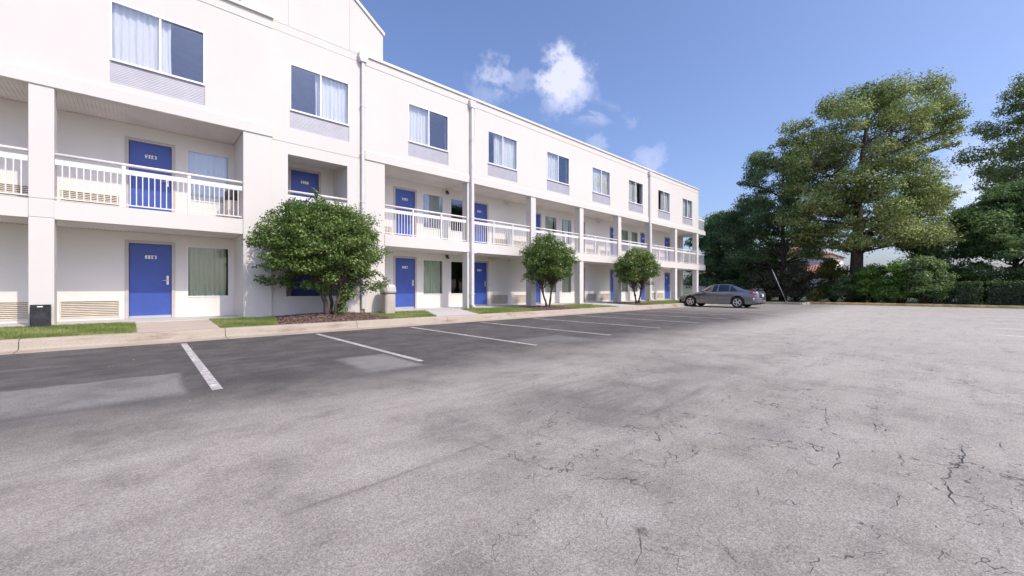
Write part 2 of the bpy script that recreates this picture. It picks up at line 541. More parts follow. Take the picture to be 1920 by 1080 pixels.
def link(name, me, parent=None, loc=None):
    o = bpy.data.objects.new(name, me)
    col.objects.link(o)
    if loc is not None:
        o.location = loc
    if parent is not None:
        o.parent = parent
        if parent.type == 'EMPTY' and parent.get('world_children'):
            o.matrix_parent_inverse = Matrix.Translation(-Vector(parent.location))
    return o


def empty(name, loc, label, cat, group=None, world=False):
    o = bpy.data.objects.new(name, None)
    o.empty_display_size = 0.3
    col.objects.link(o)
    o.location = loc
    o['label'] = label
    o['category'] = cat
    if group:
        o['group'] = group
    if world:
        o['world_children'] = 1
    return o


def tag(o, label, cat, group=None):
    o['label'] = label
    o['category'] = cat
    if group:
        o['group'] = group
    return o


def struct(o, label=None):
    o['kind'] = 'structure'
    if label:
        o['label'] = label
    return o


def wall(mb, x0, x1, z0, z1, y0, y1, holes=(), grooves=(), gd=0.014):
    """vertical wall facing -Y with rectangular holes (x0,x1,z0,z1) and shallow recessed grooves"""
    xs, zs = {x0, x1}, {z0, z1}
    for h in list(holes) + list(grooves):
        for v in h[:2]:
            if x0 < v < x1:
                xs.add(v)
        for v in h[2:4]:
            if z0 < v < z1:
                zs.add(v)
    xs, zs = sorted(xs), sorted(zs)
    nx, nz = len(xs) - 1, len(zs) - 1
    D = [[y0] * nz for _ in range(nx)]
    for i in range(nx):
        for j in range(nz):
            cx, cz = (xs[i] + xs[i + 1]) / 2, (zs[j] + zs[j + 1]) / 2
            for g in grooves:
                if g[0] < cx < g[1] and g[2] < cz < g[3]:
                    D[i][j] = y0 + gd
            for h in holes:
                if h[0] < cx < h[1] and h[2] < cz < h[3]:
                    D[i][j] = None
    for i in range(nx):
        for j in range(nz):
            d = D[i][j]
            a, b, e, f = xs[i], xs[i + 1], zs[j], zs[j + 1]
            if d is not None:
                mb.add([(a, d, e), (b, d, e), (b, d, f), (a, d, f)], [(0, 1, 2, 3)])
                mb.add([(a, y1, e), (b, y1, e), (b, y1, f), (a, y1, f)], [(3, 2, 1, 0)])
            me = y1 if d is None else d
            # right neighbour and top neighbour, plus outer rims
            for (ni, nj, q) in ((i + 1, j, 'r'), (i, j + 1, 't')):
                if ni < nx and nj < nz:
                    dn = D[ni][nj]
                    o = y1 if dn is None else dn
                else:
                    o = y1
                if abs(o - me) > 1e-6:
                    if q == 'r':
                        mb.add([(b, me, e), (b, o, e), (b, o, f), (b, me, f)], [(0, 1, 2, 3)])
                    else:
                        mb.add([(a, me, f), (b, me, f), (b, o, f), (a, o, f)], [(0, 1, 2, 3)])
            if i == 0 and d is not None:
                mb.add([(a, d, e), (a, y1, e), (a, y1, f), (a, d, f)], [(3, 2, 1, 0)])
            if j == 0 and d is not None:
                mb.add([(a, d, e), (b, d, e), (b, y1, e), (a, y1, e)], [(3, 2, 1, 0)])
    return mb


def np_mesh(name, verts, faces, mat, rnd=None, smooth=False):
    """fast mesh from numpy arrays; faces (n,k)"""
    me = bpy.data.meshes.new(name)
    n, k = faces.shape
    me.vertices.add(len(verts))
    me.vertices.foreach_set('co', verts.astype(np.float32).ravel())
    me.loops.add(n * k)
    me.loops.foreach_set('vertex_index', faces.astype(np.int32).ravel())
    me.polygons.add(n)
    me.polygons.foreach_set('loop_start', np.arange(0, n * k, k, dtype=np.int32))
    me.polygons.foreach_set('loop_total', np.full(n, k, dtype=np.int32))
    if smooth:
        me.polygons.foreach_set('use_smooth', np.ones(n, dtype=bool))
    if rnd is not None:
        a = me.attributes.new('rnd', 'FLOAT', 'FACE')
        a.data.foreach_set('value', rnd.astype(np.float32))
    me.materials.append(MAT[mat])
    me.update(calc_edges=True)
    me.validate()
    return me


def leaf_mesh(name, P, size, mat, rng, outward=None, upbias=0.5, aspect=0.5, drop=0.0, tone=None):
    """one folded diamond leaf (two triangles as a quad) at each point"""
    n = len(P)
    nrm = rng.normal(size=(n, 3))
    if outward is not None:
        nrm = nrm * 0.75 + outward * 1.1
    nrm[:, 2] += upbias
    nrm /= np.linalg.norm(nrm, axis=1)[:, None] + 1e-9
    t = rng.normal(size=(n, 3))
    t[:, 2] -= drop
    t -= nrm * (t * nrm).sum(1)[:, None]
    t /= np.linalg.norm(t, axis=1)[:, None] + 1e-9
    b = np.cross(nrm, t)
    s = (size * rng.uniform(0.65, 1.3, n))[:, None]
    fold = nrm * s * 0.16
    v = np.empty((n, 4, 3))
    v[:, 0] = P - t * s * 0.5
    v[:, 1] = P + b * s * aspect * 0.5 + fold
    v[:, 2] = P + t * s * 0.5
    v[:, 3] = P - b * s * aspect * 0.5 + fold
    f = np.arange(n * 4).reshape(n, 4)
    return np_mesh(name, v.reshape(-1, 3), f, mat, rng.uniform(0, 1, n) if tone is None else rng.uniform(0, 1, n) * .62 + tone * .38)


# ------------------------------------------------------------------ ground, lot, kerbs
def sheet(name, x0, x1, y0, y1, z, mat, nx=1, ny=1):
    mb = MB()
    for i in range(nx):
        for j in range(ny):
            a, b = x0 + (x1 - x0) * i / nx, x0 + (x1 - x0) * (i + 1) / nx
            c, d = y0 + (y1 - y0) * j / ny, y0 + (y1 - y0) * (j + 1) / ny
            mb.add([(a, c, z), (b, c, z), (b, d, z), (a, d, z)], [(0, 1, 2, 3)])
    return mb.build(name, mat)


ground = struct(sheet('ground', -900, 900, -900, 900, -0.06, 'far_ground'))
LOTX = 36.2
lot = struct(sheet('parking_lot', -70, LOTX, -34, 10.88, 0.0, 'asphalt'))
# side strip of asphalt that runs on beside the grass island
for i, X in enumerate([0.62 + 2.56 * k for k in range(-3, 10)]):
    rw = random.uniform(-0.03, 0.03)
    mb = MB()
    mb.add([(X - 0.05, 5.5 + rw, .004), (X + .05, 5.5 + rw, .004), (X + .06, 10.55, .004), (X - .04, 10.55, .004)], [(0, 1, 2, 3)])
    if abs(X - 26.2) > 30:
        continue
    mb.build('stall_line', 'line_paint', lot)
for k, X in enumerate([-2.8 + 2.57 * q for q in range(0, 14)]):
    if X < 14:
        continue
    mb = MB()
    yy = -.82 - .02 * (X - 15)
    mb.add([(X - .07, -5.9, .004), (X + .07, -5.9, .004), (X + .07, yy, .004), (X - .07, yy, .004)], [(0, 1, 2, 3)])
    mb.build('stall_line', 'line_paint_old', lot)
mb = MB()


def crack(pts, w):
    """open crack: a narrow dark ribbon of uneven width lying in the surface"""
    mb = MB()
    P = []
    for a, b in zip(pts[:-1], pts[1:]):
        a, b = Vector(a), Vector(b)
        m = max(2, int((b - a).length / 0.035))
        for k in range(m):
            q = a.lerp(b, k / m)
            P.append(Vector((q.x + random.gauss(0, .009), q.y + random.gauss(0, .009))))
    P.append(Vector(pts[-1]))
    L, R = [], []
    for i, p in enumerate(P):
        d = (P[min(i + 1, len(P) - 1)] - P[max(i - 1, 0)])
        d = d.normalized() if d.length > 1e-6 else Vector((1, 0))
        nrm = Vector((-d.y, d.x))
        e = min(1, i / 3, (len(P) - 1 - i) / 3)
        ww = w * .30 * random.uniform(.15, 1.25) * e + .0006
        L.append((p.x + nrm.x * ww, p.y + nrm.y * ww, .003))
        R.append((p.x - nrm.x * ww, p.y - nrm.y * ww, .003))
    n = len(P)
    mb.add(L + R, [(i, i + 1, n + i + 1, n + i) for i in range(n - 1)])
    o = mb.build('crack', 'dark_gap', lot)
    return o


def gp(u, v, z=0.0):
    """ground point seen at a photo position, used for layout measurements"""
    Z = (1.12 - z) / ((v - 541.5) / 751)
    a = (u - 960) / 751
    return (Z * (CN + SN * a), Z * (SN - CN * a))


for pts, w in (([(1804, 832), (1809, 862), (1788, 880), (1770, 898), (1778, 918), (1786, 938), (1798, 950)], .010),
               ([(1760, 1030), (1766, 1056)], .006), ([(1572, 842), (1574, 858), (1563, 880)], .008),
               ([(1530, 1040), (1531, 1052), (1519, 1076)], .006), ([(1637, 986), (1640, 1000), (1660, 1020)], .004),
               ([(1678, 846), (1700, 878)], .006), ([(1638, 790), (1645, 812)], .007), ([(1548, 765), (1550, 800)], .007),
               ([(1130, 960), (1141, 992)], .004), ([(1195, 995), (1207, 1018), (1190, 1062)], .004), ([(1384, 944), (1392, 960)], .005),
               ([(1420, 915), (1425, 930)], .006), ([(1675, 958), (1690, 928)], .004), ([(1345, 1010), (1380, 1055)], .003),
               ([(1867, 1028), (1880, 1044)], .004), ([(1875, 828), (1882, 846)], .007), ([(1250, 958), (1262, 984)], .003)):
    crack([gp(*p) for p in pts], w)

# kerb along the building: gutter pan and cast lengths with open joints
KP = [(10.86, .006), (11.22, .022), (11.27, .05), (11.30, .17), (11.335, .198), (11.37, .207), (11.50, .207), (11.50, -.05), (10.86, -.05)]
kerb = struct(MB().box(-40, 31, 10.9, 11.49, -.08, .0).build('kerb', 'kerb_concrete'))
KX = [-40, -34, -28, -22, -16, -10.6, -7.6, -4.55, -1.62, 1.42, 4.47, 7.5, 10.55, 13.6, 16.6, 19.7, 22.7, 25.8, 29.0]
for a, b in zip(KX[:-1], KX[1:]):
    mb = MB()
    mb.prism(KP, 'x', a + .006, b - .006)
    mb.build('kerb_length', 'kerb_concrete', kerb)
# rounded return at the end of the building and the kerb of the grass island
def kerb_path(pts, w, h, mat, parent, seglen=3.0, name='kerb_length'):
    P = [Vector(p) for p in pts]
    for a, b in zip(P[:-1], P[1:]):
        d = b - a
        m = max(1, round(d.length / seglen))
        for k in range(m):
            p0, p1 = a.lerp(b, k / m), a.lerp(b, (k + 1) / m)
            dd = (p1 - p0).normalized()
            nn = Vector((-dd.y, dd.x)) * w / 2
            p0 = p0 + dd * .006
            p1 = p1 - dd * .006
            mb = MB()
            c = .02
            prof = ((-1, 0), (-1, h - c), (-.85, h), (.85, h), (1, h - c), (1, 0))
            vs = [(p.x + nn.x * s, p.y + nn.y * s, z) for p in (p0, p1) for s, z in prof]
            n = len(prof)
            mb.add(vs, [(i, i + 1, n + i + 1, n + i) for i in range(n - 1)] + [tuple(range(n)), tuple(range(2 * n - 1, n - 1, -1))])
            mb.build(name, mat, parent)


isl = [(29.03, 11.4), (31.2, 11.3), (32.8, 10.7), (33.9, 9.4), (34.3, 7.9), (34.15, 6.9), (34.9, 6.6), (36.2, 7.0)]
ik = struct(MB().prism([(p[0], p[1]) for p in isl] + [(36.2, 11.4)], 'z', -.05, .06).build('island_soil', 'turf'))
kerb_path(isl, .18, .15, 'kerb_concrete', ik, 2.0)
fk = struct(MB().box(LOTX, LOTX + .3, -34, 7.0, -.05, .02).build('end_kerb', 'kerb_concrete'))
kerb_path([(LOTX + .12, 6.9), (LOTX + .12, -3.0)], .22, .16, 'yellow_paint', fk, 2.6)
kerb_path([(LOTX + .12, -3.0), (LOTX + .12, -33)], .22, .15, 'walk_concrete', fk, 3.0)
back = struct(MB().box(LOTX + .3, 400, -200, 200, -.05, .07).build('planting_ground', 'far_ground'))

# ------------------------------------------------------------------ strip in front of the building
def zlawn(y):
    return .203 + (min(max(y, 11.5), 13.6) - 11.5) / 2.1 * .075


def mound(x, y):
    z = zlawn(y)
    for mx, my, r, h in ((4.2, 12.75, 1.5, .11), (13.74, 12.6, 1.1, .05), (21.46, 12.5, 1.0, .03)):
        d = math.hypot((x - mx) / 1.3, y - my) / r
        if d < 1:
            z += h * (1 - d * d) ** 2
    return z


def strip(name, outline_l, outline_r, mat, n=10, dz=0.0, jit=0.0):
    """patch of ground between two edge lines given as x at the kerb and x at the walk"""
    mb = MB()
    m = 24
    for i in range(m):
        for j in range(n):
            q = []
            for (ii, jj) in ((i, j), (i + 1, j), (i + 1, j + 1), (i, j + 1)):
                y = 11.49 + (13.60 - 11.49) * jj / n
                fy = jj / n
                l = outline_l[0] + (outline_l[1] - outline_l[0]) * fy
                r = outline_r[0] + (outline_r[1] - outline_r[0]) * fy
                x = l + (r - l) * ii / m
                q.append((x, y, mound(x, y) + dz))
            mb.add(q, [(0, 1, 2, 3)], True)
    return struct(mb.build(name, mat))


walk = struct(MB().box(-40, 2.13, 13.6, 15.15, -.05, .30).box(2.13, 34.9, 13.72, 15.15, -.05, .30).build('walkway', 'walk_concrete'))
soil = struct(MB().box(-40, 34.6, 11.49, 13.61, -.06, .12).build('bed_soil', 'mulch'))
LAWNS = [((-40, -40), (-9, -9)), ((-9, -9), (-0.16, -0.2)), ((1.36, 1.36), (2.55, 2.9)), ((5.75, 5.5), (7.2, 8.0)), ((9.0, 9.7), (12.4, 12.6)), ((15.1, 15.0), (18.2, 18.0)), ((22.6, 22.5), (29.0, 29.0))]
for a, b in LAWNS:
    strip('lawn', a, b, 'turf')
MULCH = [((2.55, 2.9), (5.75, 5.5)), ((12.4, 12.6), (15.1, 15.0)), ((20.2, 20.0), (22.6, 22.5))]
for a, b in MULCH:
    strip('mulch_bed', a, b, 'mulch')
for a, b in (((-0.16, -0.2), (1.36, 1.36)), ((7.2, 8.0), (9.0, 9.7)), ((18.2, 18.0), (20.2, 20.0)), ((29.0, 29.0), (33.5, 33.5))):
    strip('path', a, b, 'path_concrete' if a[0] < 3 else 'walk_concrete', dz=.004)


def grass_on(lawns, dens_fn, name):
    P = []
    for (a, b) in lawns:
        area = (b[0] - a[0]) * 2.1
        xm = (a[0] + b[0]) / 2
        n = int(area * dens_fn(xm))
        fy = RNG.uniform(0.0, 1, n)
        l = a[0] + (a[1] - a[0]) * fy
        r = b[0] + (b[1] - b[0]) * fy
        x = l + (r - l) * RNG.uniform(-.01, 1.01, n)
        y = 11.47 + 2.14 * fy
        keep = x > -7.5
        P.append(np.stack([x, y], 1)[keep])
    P = np.concatenate(P)
    # thin, dry spots
    s = np.sin(P[:, 0] * 2.3 + 1.7 * np.sin(P[:, 1] * 2.9)) + np.sin(P[:, 0] * 5.1 + P[:, 1] * 4.3)
    kp = RNG.uniform(0, 1, len(P)) > np.clip((s - .55) * .6, 0, .75)
    P, s = P[kp], s[kp]
    n = len(P)
    z = np.array([mound(x, y) for x, y in P])
    h = RNG.uniform(.025, .062, n)
    w = RNG.uniform(.004, .008, n)
    ang = RNG.uniform(0, 2 * math.pi, n)
    lean = RNG.uniform(.1, .9, n) * h
    la = RNG.uniform(0, 2 * math.pi, n)
    v = np.empty((n, 3, 3))
    v[:, 0] = np.stack([P[:, 0] - np.cos(ang) * w, P[:, 1] - np.sin(ang) * w, z], 1)
    v[:, 1] = np.stack([P[:, 0] + np.cos(ang) * w, P[:, 1] + np.sin(ang) * w, z], 1)
    v[:, 2] = np.stack([P[:, 0] + np.cos(la) * lean, P[:, 1] + np.sin(la) * lean, z + h], 1)
    rn = np.clip(RNG.uniform(0, 1, n) * .8 + np.clip(s, -1, 1) * .3 + .05, 0, 1)
    me = np_mesh(name, v.reshape(-1, 3), np.arange(n * 3).reshape(n, 3), 'grass_blade', rn)
    o = link(name, me)
    o['kind'] = 'stuff'
    o['label'] = 'short mown grass blades in the strip between kerb and walkway'
    return o


grass_on(LAWNS[1:], lambda x: 4200 if x < 4 else (2300 if x < 12 else 900), 'grass')


def chips():
    v, f = [], []
    mb = MB()
    for (a, b), cnt in zip(MULCH, (5200, 1500, 900)):
        for _ in range(cnt):
            fy = random.random()
            l = a[0] + (a[1] - a[0]) * fy
            r = b[0] + (b[1] - b[0]) * fy
            x = l + (r - l) * random.random()
            y = 11.5 + 2.08 * fy
            z = mound(x, y) + random.uniform(.0, .02)
            L, W = random.uniform(.012, .04), random.uniform(.006, .014)
            q = Matrix.Rotation(random.uniform(0, 6.3), 3, 'Z') @ Matrix.Rotation(random.gauss(0, .45), 3, 'X') @ Matrix.Rotation(random.gauss(0, .45), 3, 'Y')
            c = Vector((x, y, z))
            mb.add([c + q @ Vector(p) for p in ((-L, -W, 0), (L * .8, -W * .6, .002), (L, W, 0), (-L * .7, W * .8, .003))], [(0, 1, 2, 3)])
    o = mb.build('mulch_chips', 'mulch_chip')
    o['kind'] = 'stuff'
    o['label'] = 'loose reddish brown bark chips in the tree beds'


chips()

# ------------------------------------------------------------------ the building
B = empty('motel_building', (14, 20, 0.0), 'long white three-storey stucco motel with blue room doors and railed walkways', 'building', world=True)
YF, YM, YB = 13.60, 13.70, 15.10          # front plane, recessed middle part, wall behind the walkways
F1, F2, SB1, SB2 = 0.30, 3.11, 2.69, 5.63   # floor levels and soffits
XE = 33.20                                  # far corner of the third floor

# openings of the wall behind the walkways
DOORS = [(-0.26, '118', '218'), (3.72, '116', '216'), (7.53, '114', '214'), (11.42, '112', '212'), (15.19, '110', '210'), (19.14, '108', '208'),
         (22.84, '106', '206'), (26.75, '104', '204'), (30.45, '102', '202'), (-4.16, '', '')]
DW, DH = 0.90, 2.08
WINS = [(0.98, 2.0), (8.80, 9.81), (10.21, 11.20), (16.46, 17.45), (17.90, 18.80), (24.20, 25.10), (25.50, 26.38)]
GRILLES = [(-1.51, -0.43), (-3.03, -1.95), (6.30, 7.38), (12.58, 13.67), (14.03, 15.08), (20.24, 21.28), (21.69, 22.74), (27.90, 28.95), (29.22, 30.26)]
holes = []
for x, _, _ in DOORS:
    holes += [(x, x + DW, F1, F1 + DH), (x, x + DW, F2, F2 + DH)]
for a, b in WINS:
    holes += [(a, b, .88, 2.37), (a, b, 3.72, 5.20)]
for a, b in GRILLES:
    holes += [(a, b, .36, .81), (a, b, 3.17, 3.62)]
wall(MB(), -10, 31.9, 0.1, SB2 + .02, YB, YB + .2, holes).build('wall', 'stucco_back', B)

# third floor walls: left part, recessed middle with its gable, right wing
WIN3 = [(-0.56, 1.26, 'L'), (3.35, 5.16, 'M')] + [(7.30 + 3.83 * k, 7.30 + 3.83 * k + 1.78, 'R%d' % k) for k in range(7)] + [(-4.4, -2.6, 'X')]
W3B, W3S, W3T = 6.09, 6.62, 8.07            # bottom of the vent panel, sill, head


def h3(x0, x1):
    return [(a, b, W3B, W3T) for a, b, _ in WIN3 if a > x0 and b < x1]


mb = MB()
wall(mb, -10, 2.87, 5.97, 9.18, YF + .02, YF + .25, h3(-10, 2.87), [(-10, 2.87, 8.86, 8.885)], .02)
mb.build('wall', 'stucco', B)
mb = MB()                                    # beam with a sloping ledge
mb.prism([(YF - .03, SB2 + .01), (YF - .03, 5.93), (YF + .02, 5.985), (YF + .25, 5.985), (YF + .25, SB2 + .01)], 'x', -10, 2.87)
mb.build('beam', 'stucco', B)
mb = MB()
mb.prism([(YF - .05, 9.17), (YF - .05, 9.26), (YF + .25, 9.28), (YF + .25, 9.17)], 'x', -10, 2.895)
mb.build('coping', 'coping', B)
mb = MB()                                    # middle part
wall(mb, 2.85, 5.66, 0.1, 9.18, YM, YM + .22,
     h3(2.85, 5.66) + [(3.30, 5.10, F2 - .02, 5.26), (3.25, 5.10, .89, 2.45)],
     [(2.85, 5.66, 8.93, 8.942), (2.85, 5.66, 5.60, 5.618), (2.85, 5.66, 2.70, 2.712)], .012)
mb.build('wall', 'stucco', B)
# gable above
gx0, gx1, gz, gp_ = -1.9, 6.36, 10.22, 13.33
gc = (gx0 + gx1) / 2
mb = MB()
edges = [gx0, 1.46, 3.315, 5.18, gx1]


def gtop(x):
    return gz + (gp_ - gz) * (1 - abs(x - gc) / (gx1 - gc))


for a, b in zip(edges[:-1], edges[1:]):
    a2, b2 = a + (.005 if a > gx0 else 0), b - (.005 if b < gx1 else 0)
    top = [(b2, gtop(b2))] + ([(gc, gp_)] if a2 < gc < b2 else []) + [(a2, gtop(a2))]
    mb.prism([(a2, 9.192), (b2, 9.192)] + top, 'y', YM, YM + .1)
mb.prism([(gx0 + .01, 9.0), (gx1 - .01, 9.0), (gx1 - .01, gz - .01), (gc, gp_ - .02), (gx0 + .01, gz - .01)], 'y', YM + .012, YM + .3)
mb.build('gable', 'stucco', B)
mb = MB()
for s in (0, 1):
    xa, xb = (gc, gx1 + .05) if s == 0 else (gx0 - .05, gc)
    za, zb = (gp_, gz - .03) if s == 0 else (gz - .03, gp_)
    mb.prism([(xa, za), (xb, zb), (xb, zb + .11), (xa, za + .11)], 'y', YM - .05, 26)
mb.build('gable_roof', 'coping', B)
MB().box(gx0, gx0 + .2, YM + .3, 26, 9.0, gz).box(gx1 - .2, gx1 - .003, YM + .3, 26, 9.0, gz - .01).prism([(gx0, 9), (gx1, 9), (gx1, gz), (gc, gp_), (gx0, gz)], 'y', 25.8, 26).build('gable_side_wall', 'stucco', B)
gv = MB().box(.62, 2.09, YM - .03, YM + .0, 9.36, 10.5).build('gable_vent', 'vent_panel', B)
for k in range(12):
    MB().prism([(YM - .031, 9.40 + k * .09), (YM - .06, 9.40 + k * .09), (YM - .031, 9.47 + k * .09)], 'x', .66, 2.05).build('slat', 'vent_panel', gv)
mb = MB()                                    # right wing
wall(mb, 5.66, XE, 5.90, 9.14, YF, YF + .25, h3(5.66, XE), [(5.66, XE, 8.83, 8.855)], .02)
wall_r = mb.build('wall', 'stucco', B)
mb = MB()
mb.prism([(YF - .03, SB2 - .04), (YF - .03, 5.88), (YF + .0, 5.915), (YF + .25, 5.915), (YF + .25, SB2 - .04)], 'x', 5.66, XE)
mb.build('beam', 'stucco', B)
mb = MB()
mb.prism([(YF - .05, 9.13), (YF - .05, 9.22), (YF + .3, 9.26), (YF + .3, 9.13)], 'x', 5.64, XE + .04)
mb.build('coping', 'coping', B)
MB().box(XE - .22, XE, YF + .25, 27, 5.6, 9.13).build('end_wall', 'stucco', B)
# lower floors end one bay earlier, with an open corner
MB().box(31.7, 31.9, YB + .2, 27, .1, SB2 - .05).build('end_wall', 'stucco_back', B)
MB().box(-10, XE, 26.8, 27, .1, 9.1).box(-10, -9.8, 13.9, 26.8, .1, 9.1).build('rear_wall', 'stucco', B)
MB().box(-9.8, 31.69, YB + .21, 26.79, 2.8, 3.08).box(-9.8, XE - .23, YF + .26, 26.79, 5.66, 5.95).build('inner_floor', 'interior', B)
MB().box(-9.8, XE - .2, YF + .26, 26.79, 8.72, 8.84).build('roof', 'roof_membrane', B)
mbi = MB()                                   # party walls between rooms
for x in (-1.75, 2.5, 5.9, 9.98, 13.85, 17.66, 21.47, 25.3, 29.1):
    mbi.box(x - .06, x + .06, YB + .22, 22, .3, 5.6)
    mbi.box(x - .06, x + .06, YF + .27, 22, 5.96, 8.7)
mbi.box(-9.8, 31.6, 21.9, 22, .3, 2.79).box(-9.8, 31.6, 21.9, 22, 3.1, 5.64).box(-9.8, 33, 21.9, 22, 5.97, 8.7)
mbi.build('party_wall', 'interior', B)

# walkway slabs, soffits
MB().box(-10, 2.125, YF + .03, YB + .01, SB1, F2).build('walkway_slab', 'concrete_slab', B)
MB().box(2.12, 5.66, YM + .22, YB - .005, SB1, F2 - .03).build('walkway_slab', 'concrete_slab', B)
sl = MB().box(6.38, 34.55, YF - .02, YB - .004, SB1 - .03, F2 - .03)
sl.box(XE - 1.29, 34.55, YB - .003, 20, SB1 - .03, F2 - .03)
sl.build('walkway_slab', 'concrete_slab', B)
MB().box(XE + .005, 34.55, YF - .02, 20, 5.58, 5.90).build('end_balcony_slab', 'concrete_slab', B)
for (x0, x1, z, y0, y1) in ((-10, 2.12, SB2, YF - .02, YB), (2.87, 5.65, 5.40, YM + .23, YB), (6.0, 33.1, SB2 - .03, YF + .2, YB), (32.0, 33.1, SB2 - .03, YB, 20)):
    MB().box(x0, x1, y0, y1, z, z + .025).build('soffit', 'soffit', B)
for (x0, x1, z, y0) in ((-9.9, -1.84, SB2, YF + .0), (-1.42, 2.11, SB2, YF + .0), (-9.9, -1.84, SB1, YF + .06), (-1.42, 2.11, SB1, YF + .06)):
    mb = MB()                                # grooved soffit boards, narrow beaded strips
    n = int((x1 - x0) / .075)
    w = (x1 - x0) / n
    for k in range(n):
        mb.box(x0 + k * w + .0035, x0 + (k + 1) * w - .0035, y0, YB - .025, z - .010, z - .001)
    o = mb.build('soffit_boards', 'soffit', B)
    o['kind'] = 'stuff'
    mb = MB()
    for k in range(n):
        mb.box(x0 + k * w + .02, x0 + (k + 1) * w - .03, YB - .024, YB - .003, z - .014, z - .003)
    o = mb.build('vent_slot_shade', 'dark_gap', B)  # solid dark boxes stand for the shade in the hollow edge channel
    o['kind'] = 'stuff'
    MB().box(x0, x1, YB - .03, YB - .002, z - .032, z - .0165).build('soffit_trim', 'soffit', B)


def column(x0, x1, y0, y1, z0, z1, mat='stucco', joints=()):
    mb = MB()
    zs = [z0] + [j for j in joints] + [z1]
    for a, b in zip(zs[:-1], zs[1:]):
        mb.box(x0, x1, y0, y1, a + (.006 if a > z0 else 0), b - (.006 if b < z1 else 0), .008)
    mb.box(x0 + .012, x1 - .012, y0 + .012, y1 - .012, z0 + .01, z1 - .01)
    return mb.build('column', mat, B)


column(-1.82, -1.44, YF, YF + .40, .2, SB2 + .012, joints=(2.70, 3.12))
column(-5.72, -5.34, YF, YF + .40, .2, SB2 + .012, joints=(2.70, 3.12))
mb = MB()
mb.box(2.13, 2.849, YF, YB - .003, .1, SB2 + .012, .008)
mb.build('pier', 'stucco', B)
MB().box(5.11, 5.655, YM + .225, YB - .003, .1, 5.55).build('pier', 'stucco', B)
MB().box(5.661, 6.39, YF + .003, YB - .003, .1, 5.58, .008).build('pier', 'stucco', B)
CX = [10.03 + 3.81 * k for k in range(7)]
for x in CX:
    column(x, x + .34, YF + .004, YF + .36, .2, 5.595, joints=(2.66, 3.08))
for z0, z1 in ((.25, SB1 - .035), (F2 - .025, SB2 - .035)):
    MB().box(33.72, 34.2, 15.3, 15.75, z0, z1, .008).build('column', 'stucco', B)
    MB().box(33.72, 34.2, 19.4, 19.85, z0, z1, .008).build('column', 'stucco', B)
MB().box(33.3, 34.5, 13.5, 20, .0, .28).build('end_landing', 'walk_concrete', B)

# ---- downspouts
def downspout(x, y, ztop, zbot, r=.055, head=True, kick=True):
    d = MB()
    d.box(x - r, x + r, y - r, y + r, zbot, ztop, .015)
    for z in (7.4, 5.75, 4.1, 2.6, .9):
        if zbot < z < ztop:
            d.box(x - r - .02, x + r + .02, y - r - .008, y + r + .03, z, z + .035)
    if kick:
        d.tube([(x, y, zbot + .03), (x + .02, y - .04, zbot - .03), (x + .08, y - .14, zbot - .09)], .055, 8)
    o = d.build('downspout', 'downspout', B)
    if head:
        h = MB()
        h.prism([(x - .10, ztop), (x + .10, ztop), (x + .15, ztop + .14), (x + .15, ztop + .30), (x - .15, ztop + .30), (x - .15, ztop + .14)], 'y', y - .09, y + .10)
        h.build('conductor_head', 'downspout', o)
    return o


downspout(5.60, YM - .075, 8.92, .42, .05, True, False)
downspout(10.22, YF - .075, 8.72, .42, .07)
downspout(25.20, YF - .075, 8.72, .42, .06)
MB().tube([(10.40, YF - .03, 9.2), (10.40, YF - .06, 8.95), (10.33, YF - .03, 5.9), (10.33, YF - .05, 2.6)], .012, 6).build('conduit', 'downspout', B)
MB().box(10.30, 10.48, YF - .10, YF - .025, 2.62, 2.80, .01).build('junction_box', 'downspout', B)

# ---- doors
door_me = MB().box(.012, DW - .012, 0, .045, .012, DH - .012, .004).mesh('door', 'door_blue')
fr = MB()
fr.box(-.075, 0.004, -.018, .12, 0, DH + .075).box(DW - .004, DW + .075, -.018, .12, 0, DH + .075).box(0.004, DW - .004, -.0175, .12, DH - .004, DH + .075)
frame_me = fr.mesh('door_frame', 'door_frame')
hm = MB()
hm.box(DW - .125, DW - .055, -.028, 0, .93, 1.20, .012)
hm.tube([(DW - .09, -.03, 1.06), (DW - .09, -.075, 1.06), (DW - .105, -.085, 1.06), (DW - .22, -.085, 1.055)], .011, 8)
hm.tube([(DW - .09, -.026, 1.155), (DW - .09, -.04, 1.155)], .024, 10)
handle_me = hm.mesh('handle', 'steel')
th_me = MB().box(-.06, DW + .06, -.14, .1, -.004, .014, .004).mesh('threshold', 'steel')
kick_me = MB().box(.012, DW - .012, -.003, 0.0, .014, .075).mesh('sweep', 'steel')
pl = MB()
r_, px0, px1, pz0, pz1 = .02, .33, .575, 1.66, 1.755
pts = []
for cx_, cz_, a0 in ((px1 - r_, pz0 + r_, -90), (px1 - r_, pz1 - r_, 0), (px0 + r_, pz1 - r_, 90), (px0 + r_, pz0 + r_, 180)):
    for k in range(4):
        a = math.radians(a0 + 30 * k)
        pts.append((cx_ + r_ * math.cos(a), cz_ + r_ * math.sin(a)))
pl.prism(pts, 'y', -.004, 0)
plate_me = pl.mesh('number_plate', 'plate_white')


DIG = {}


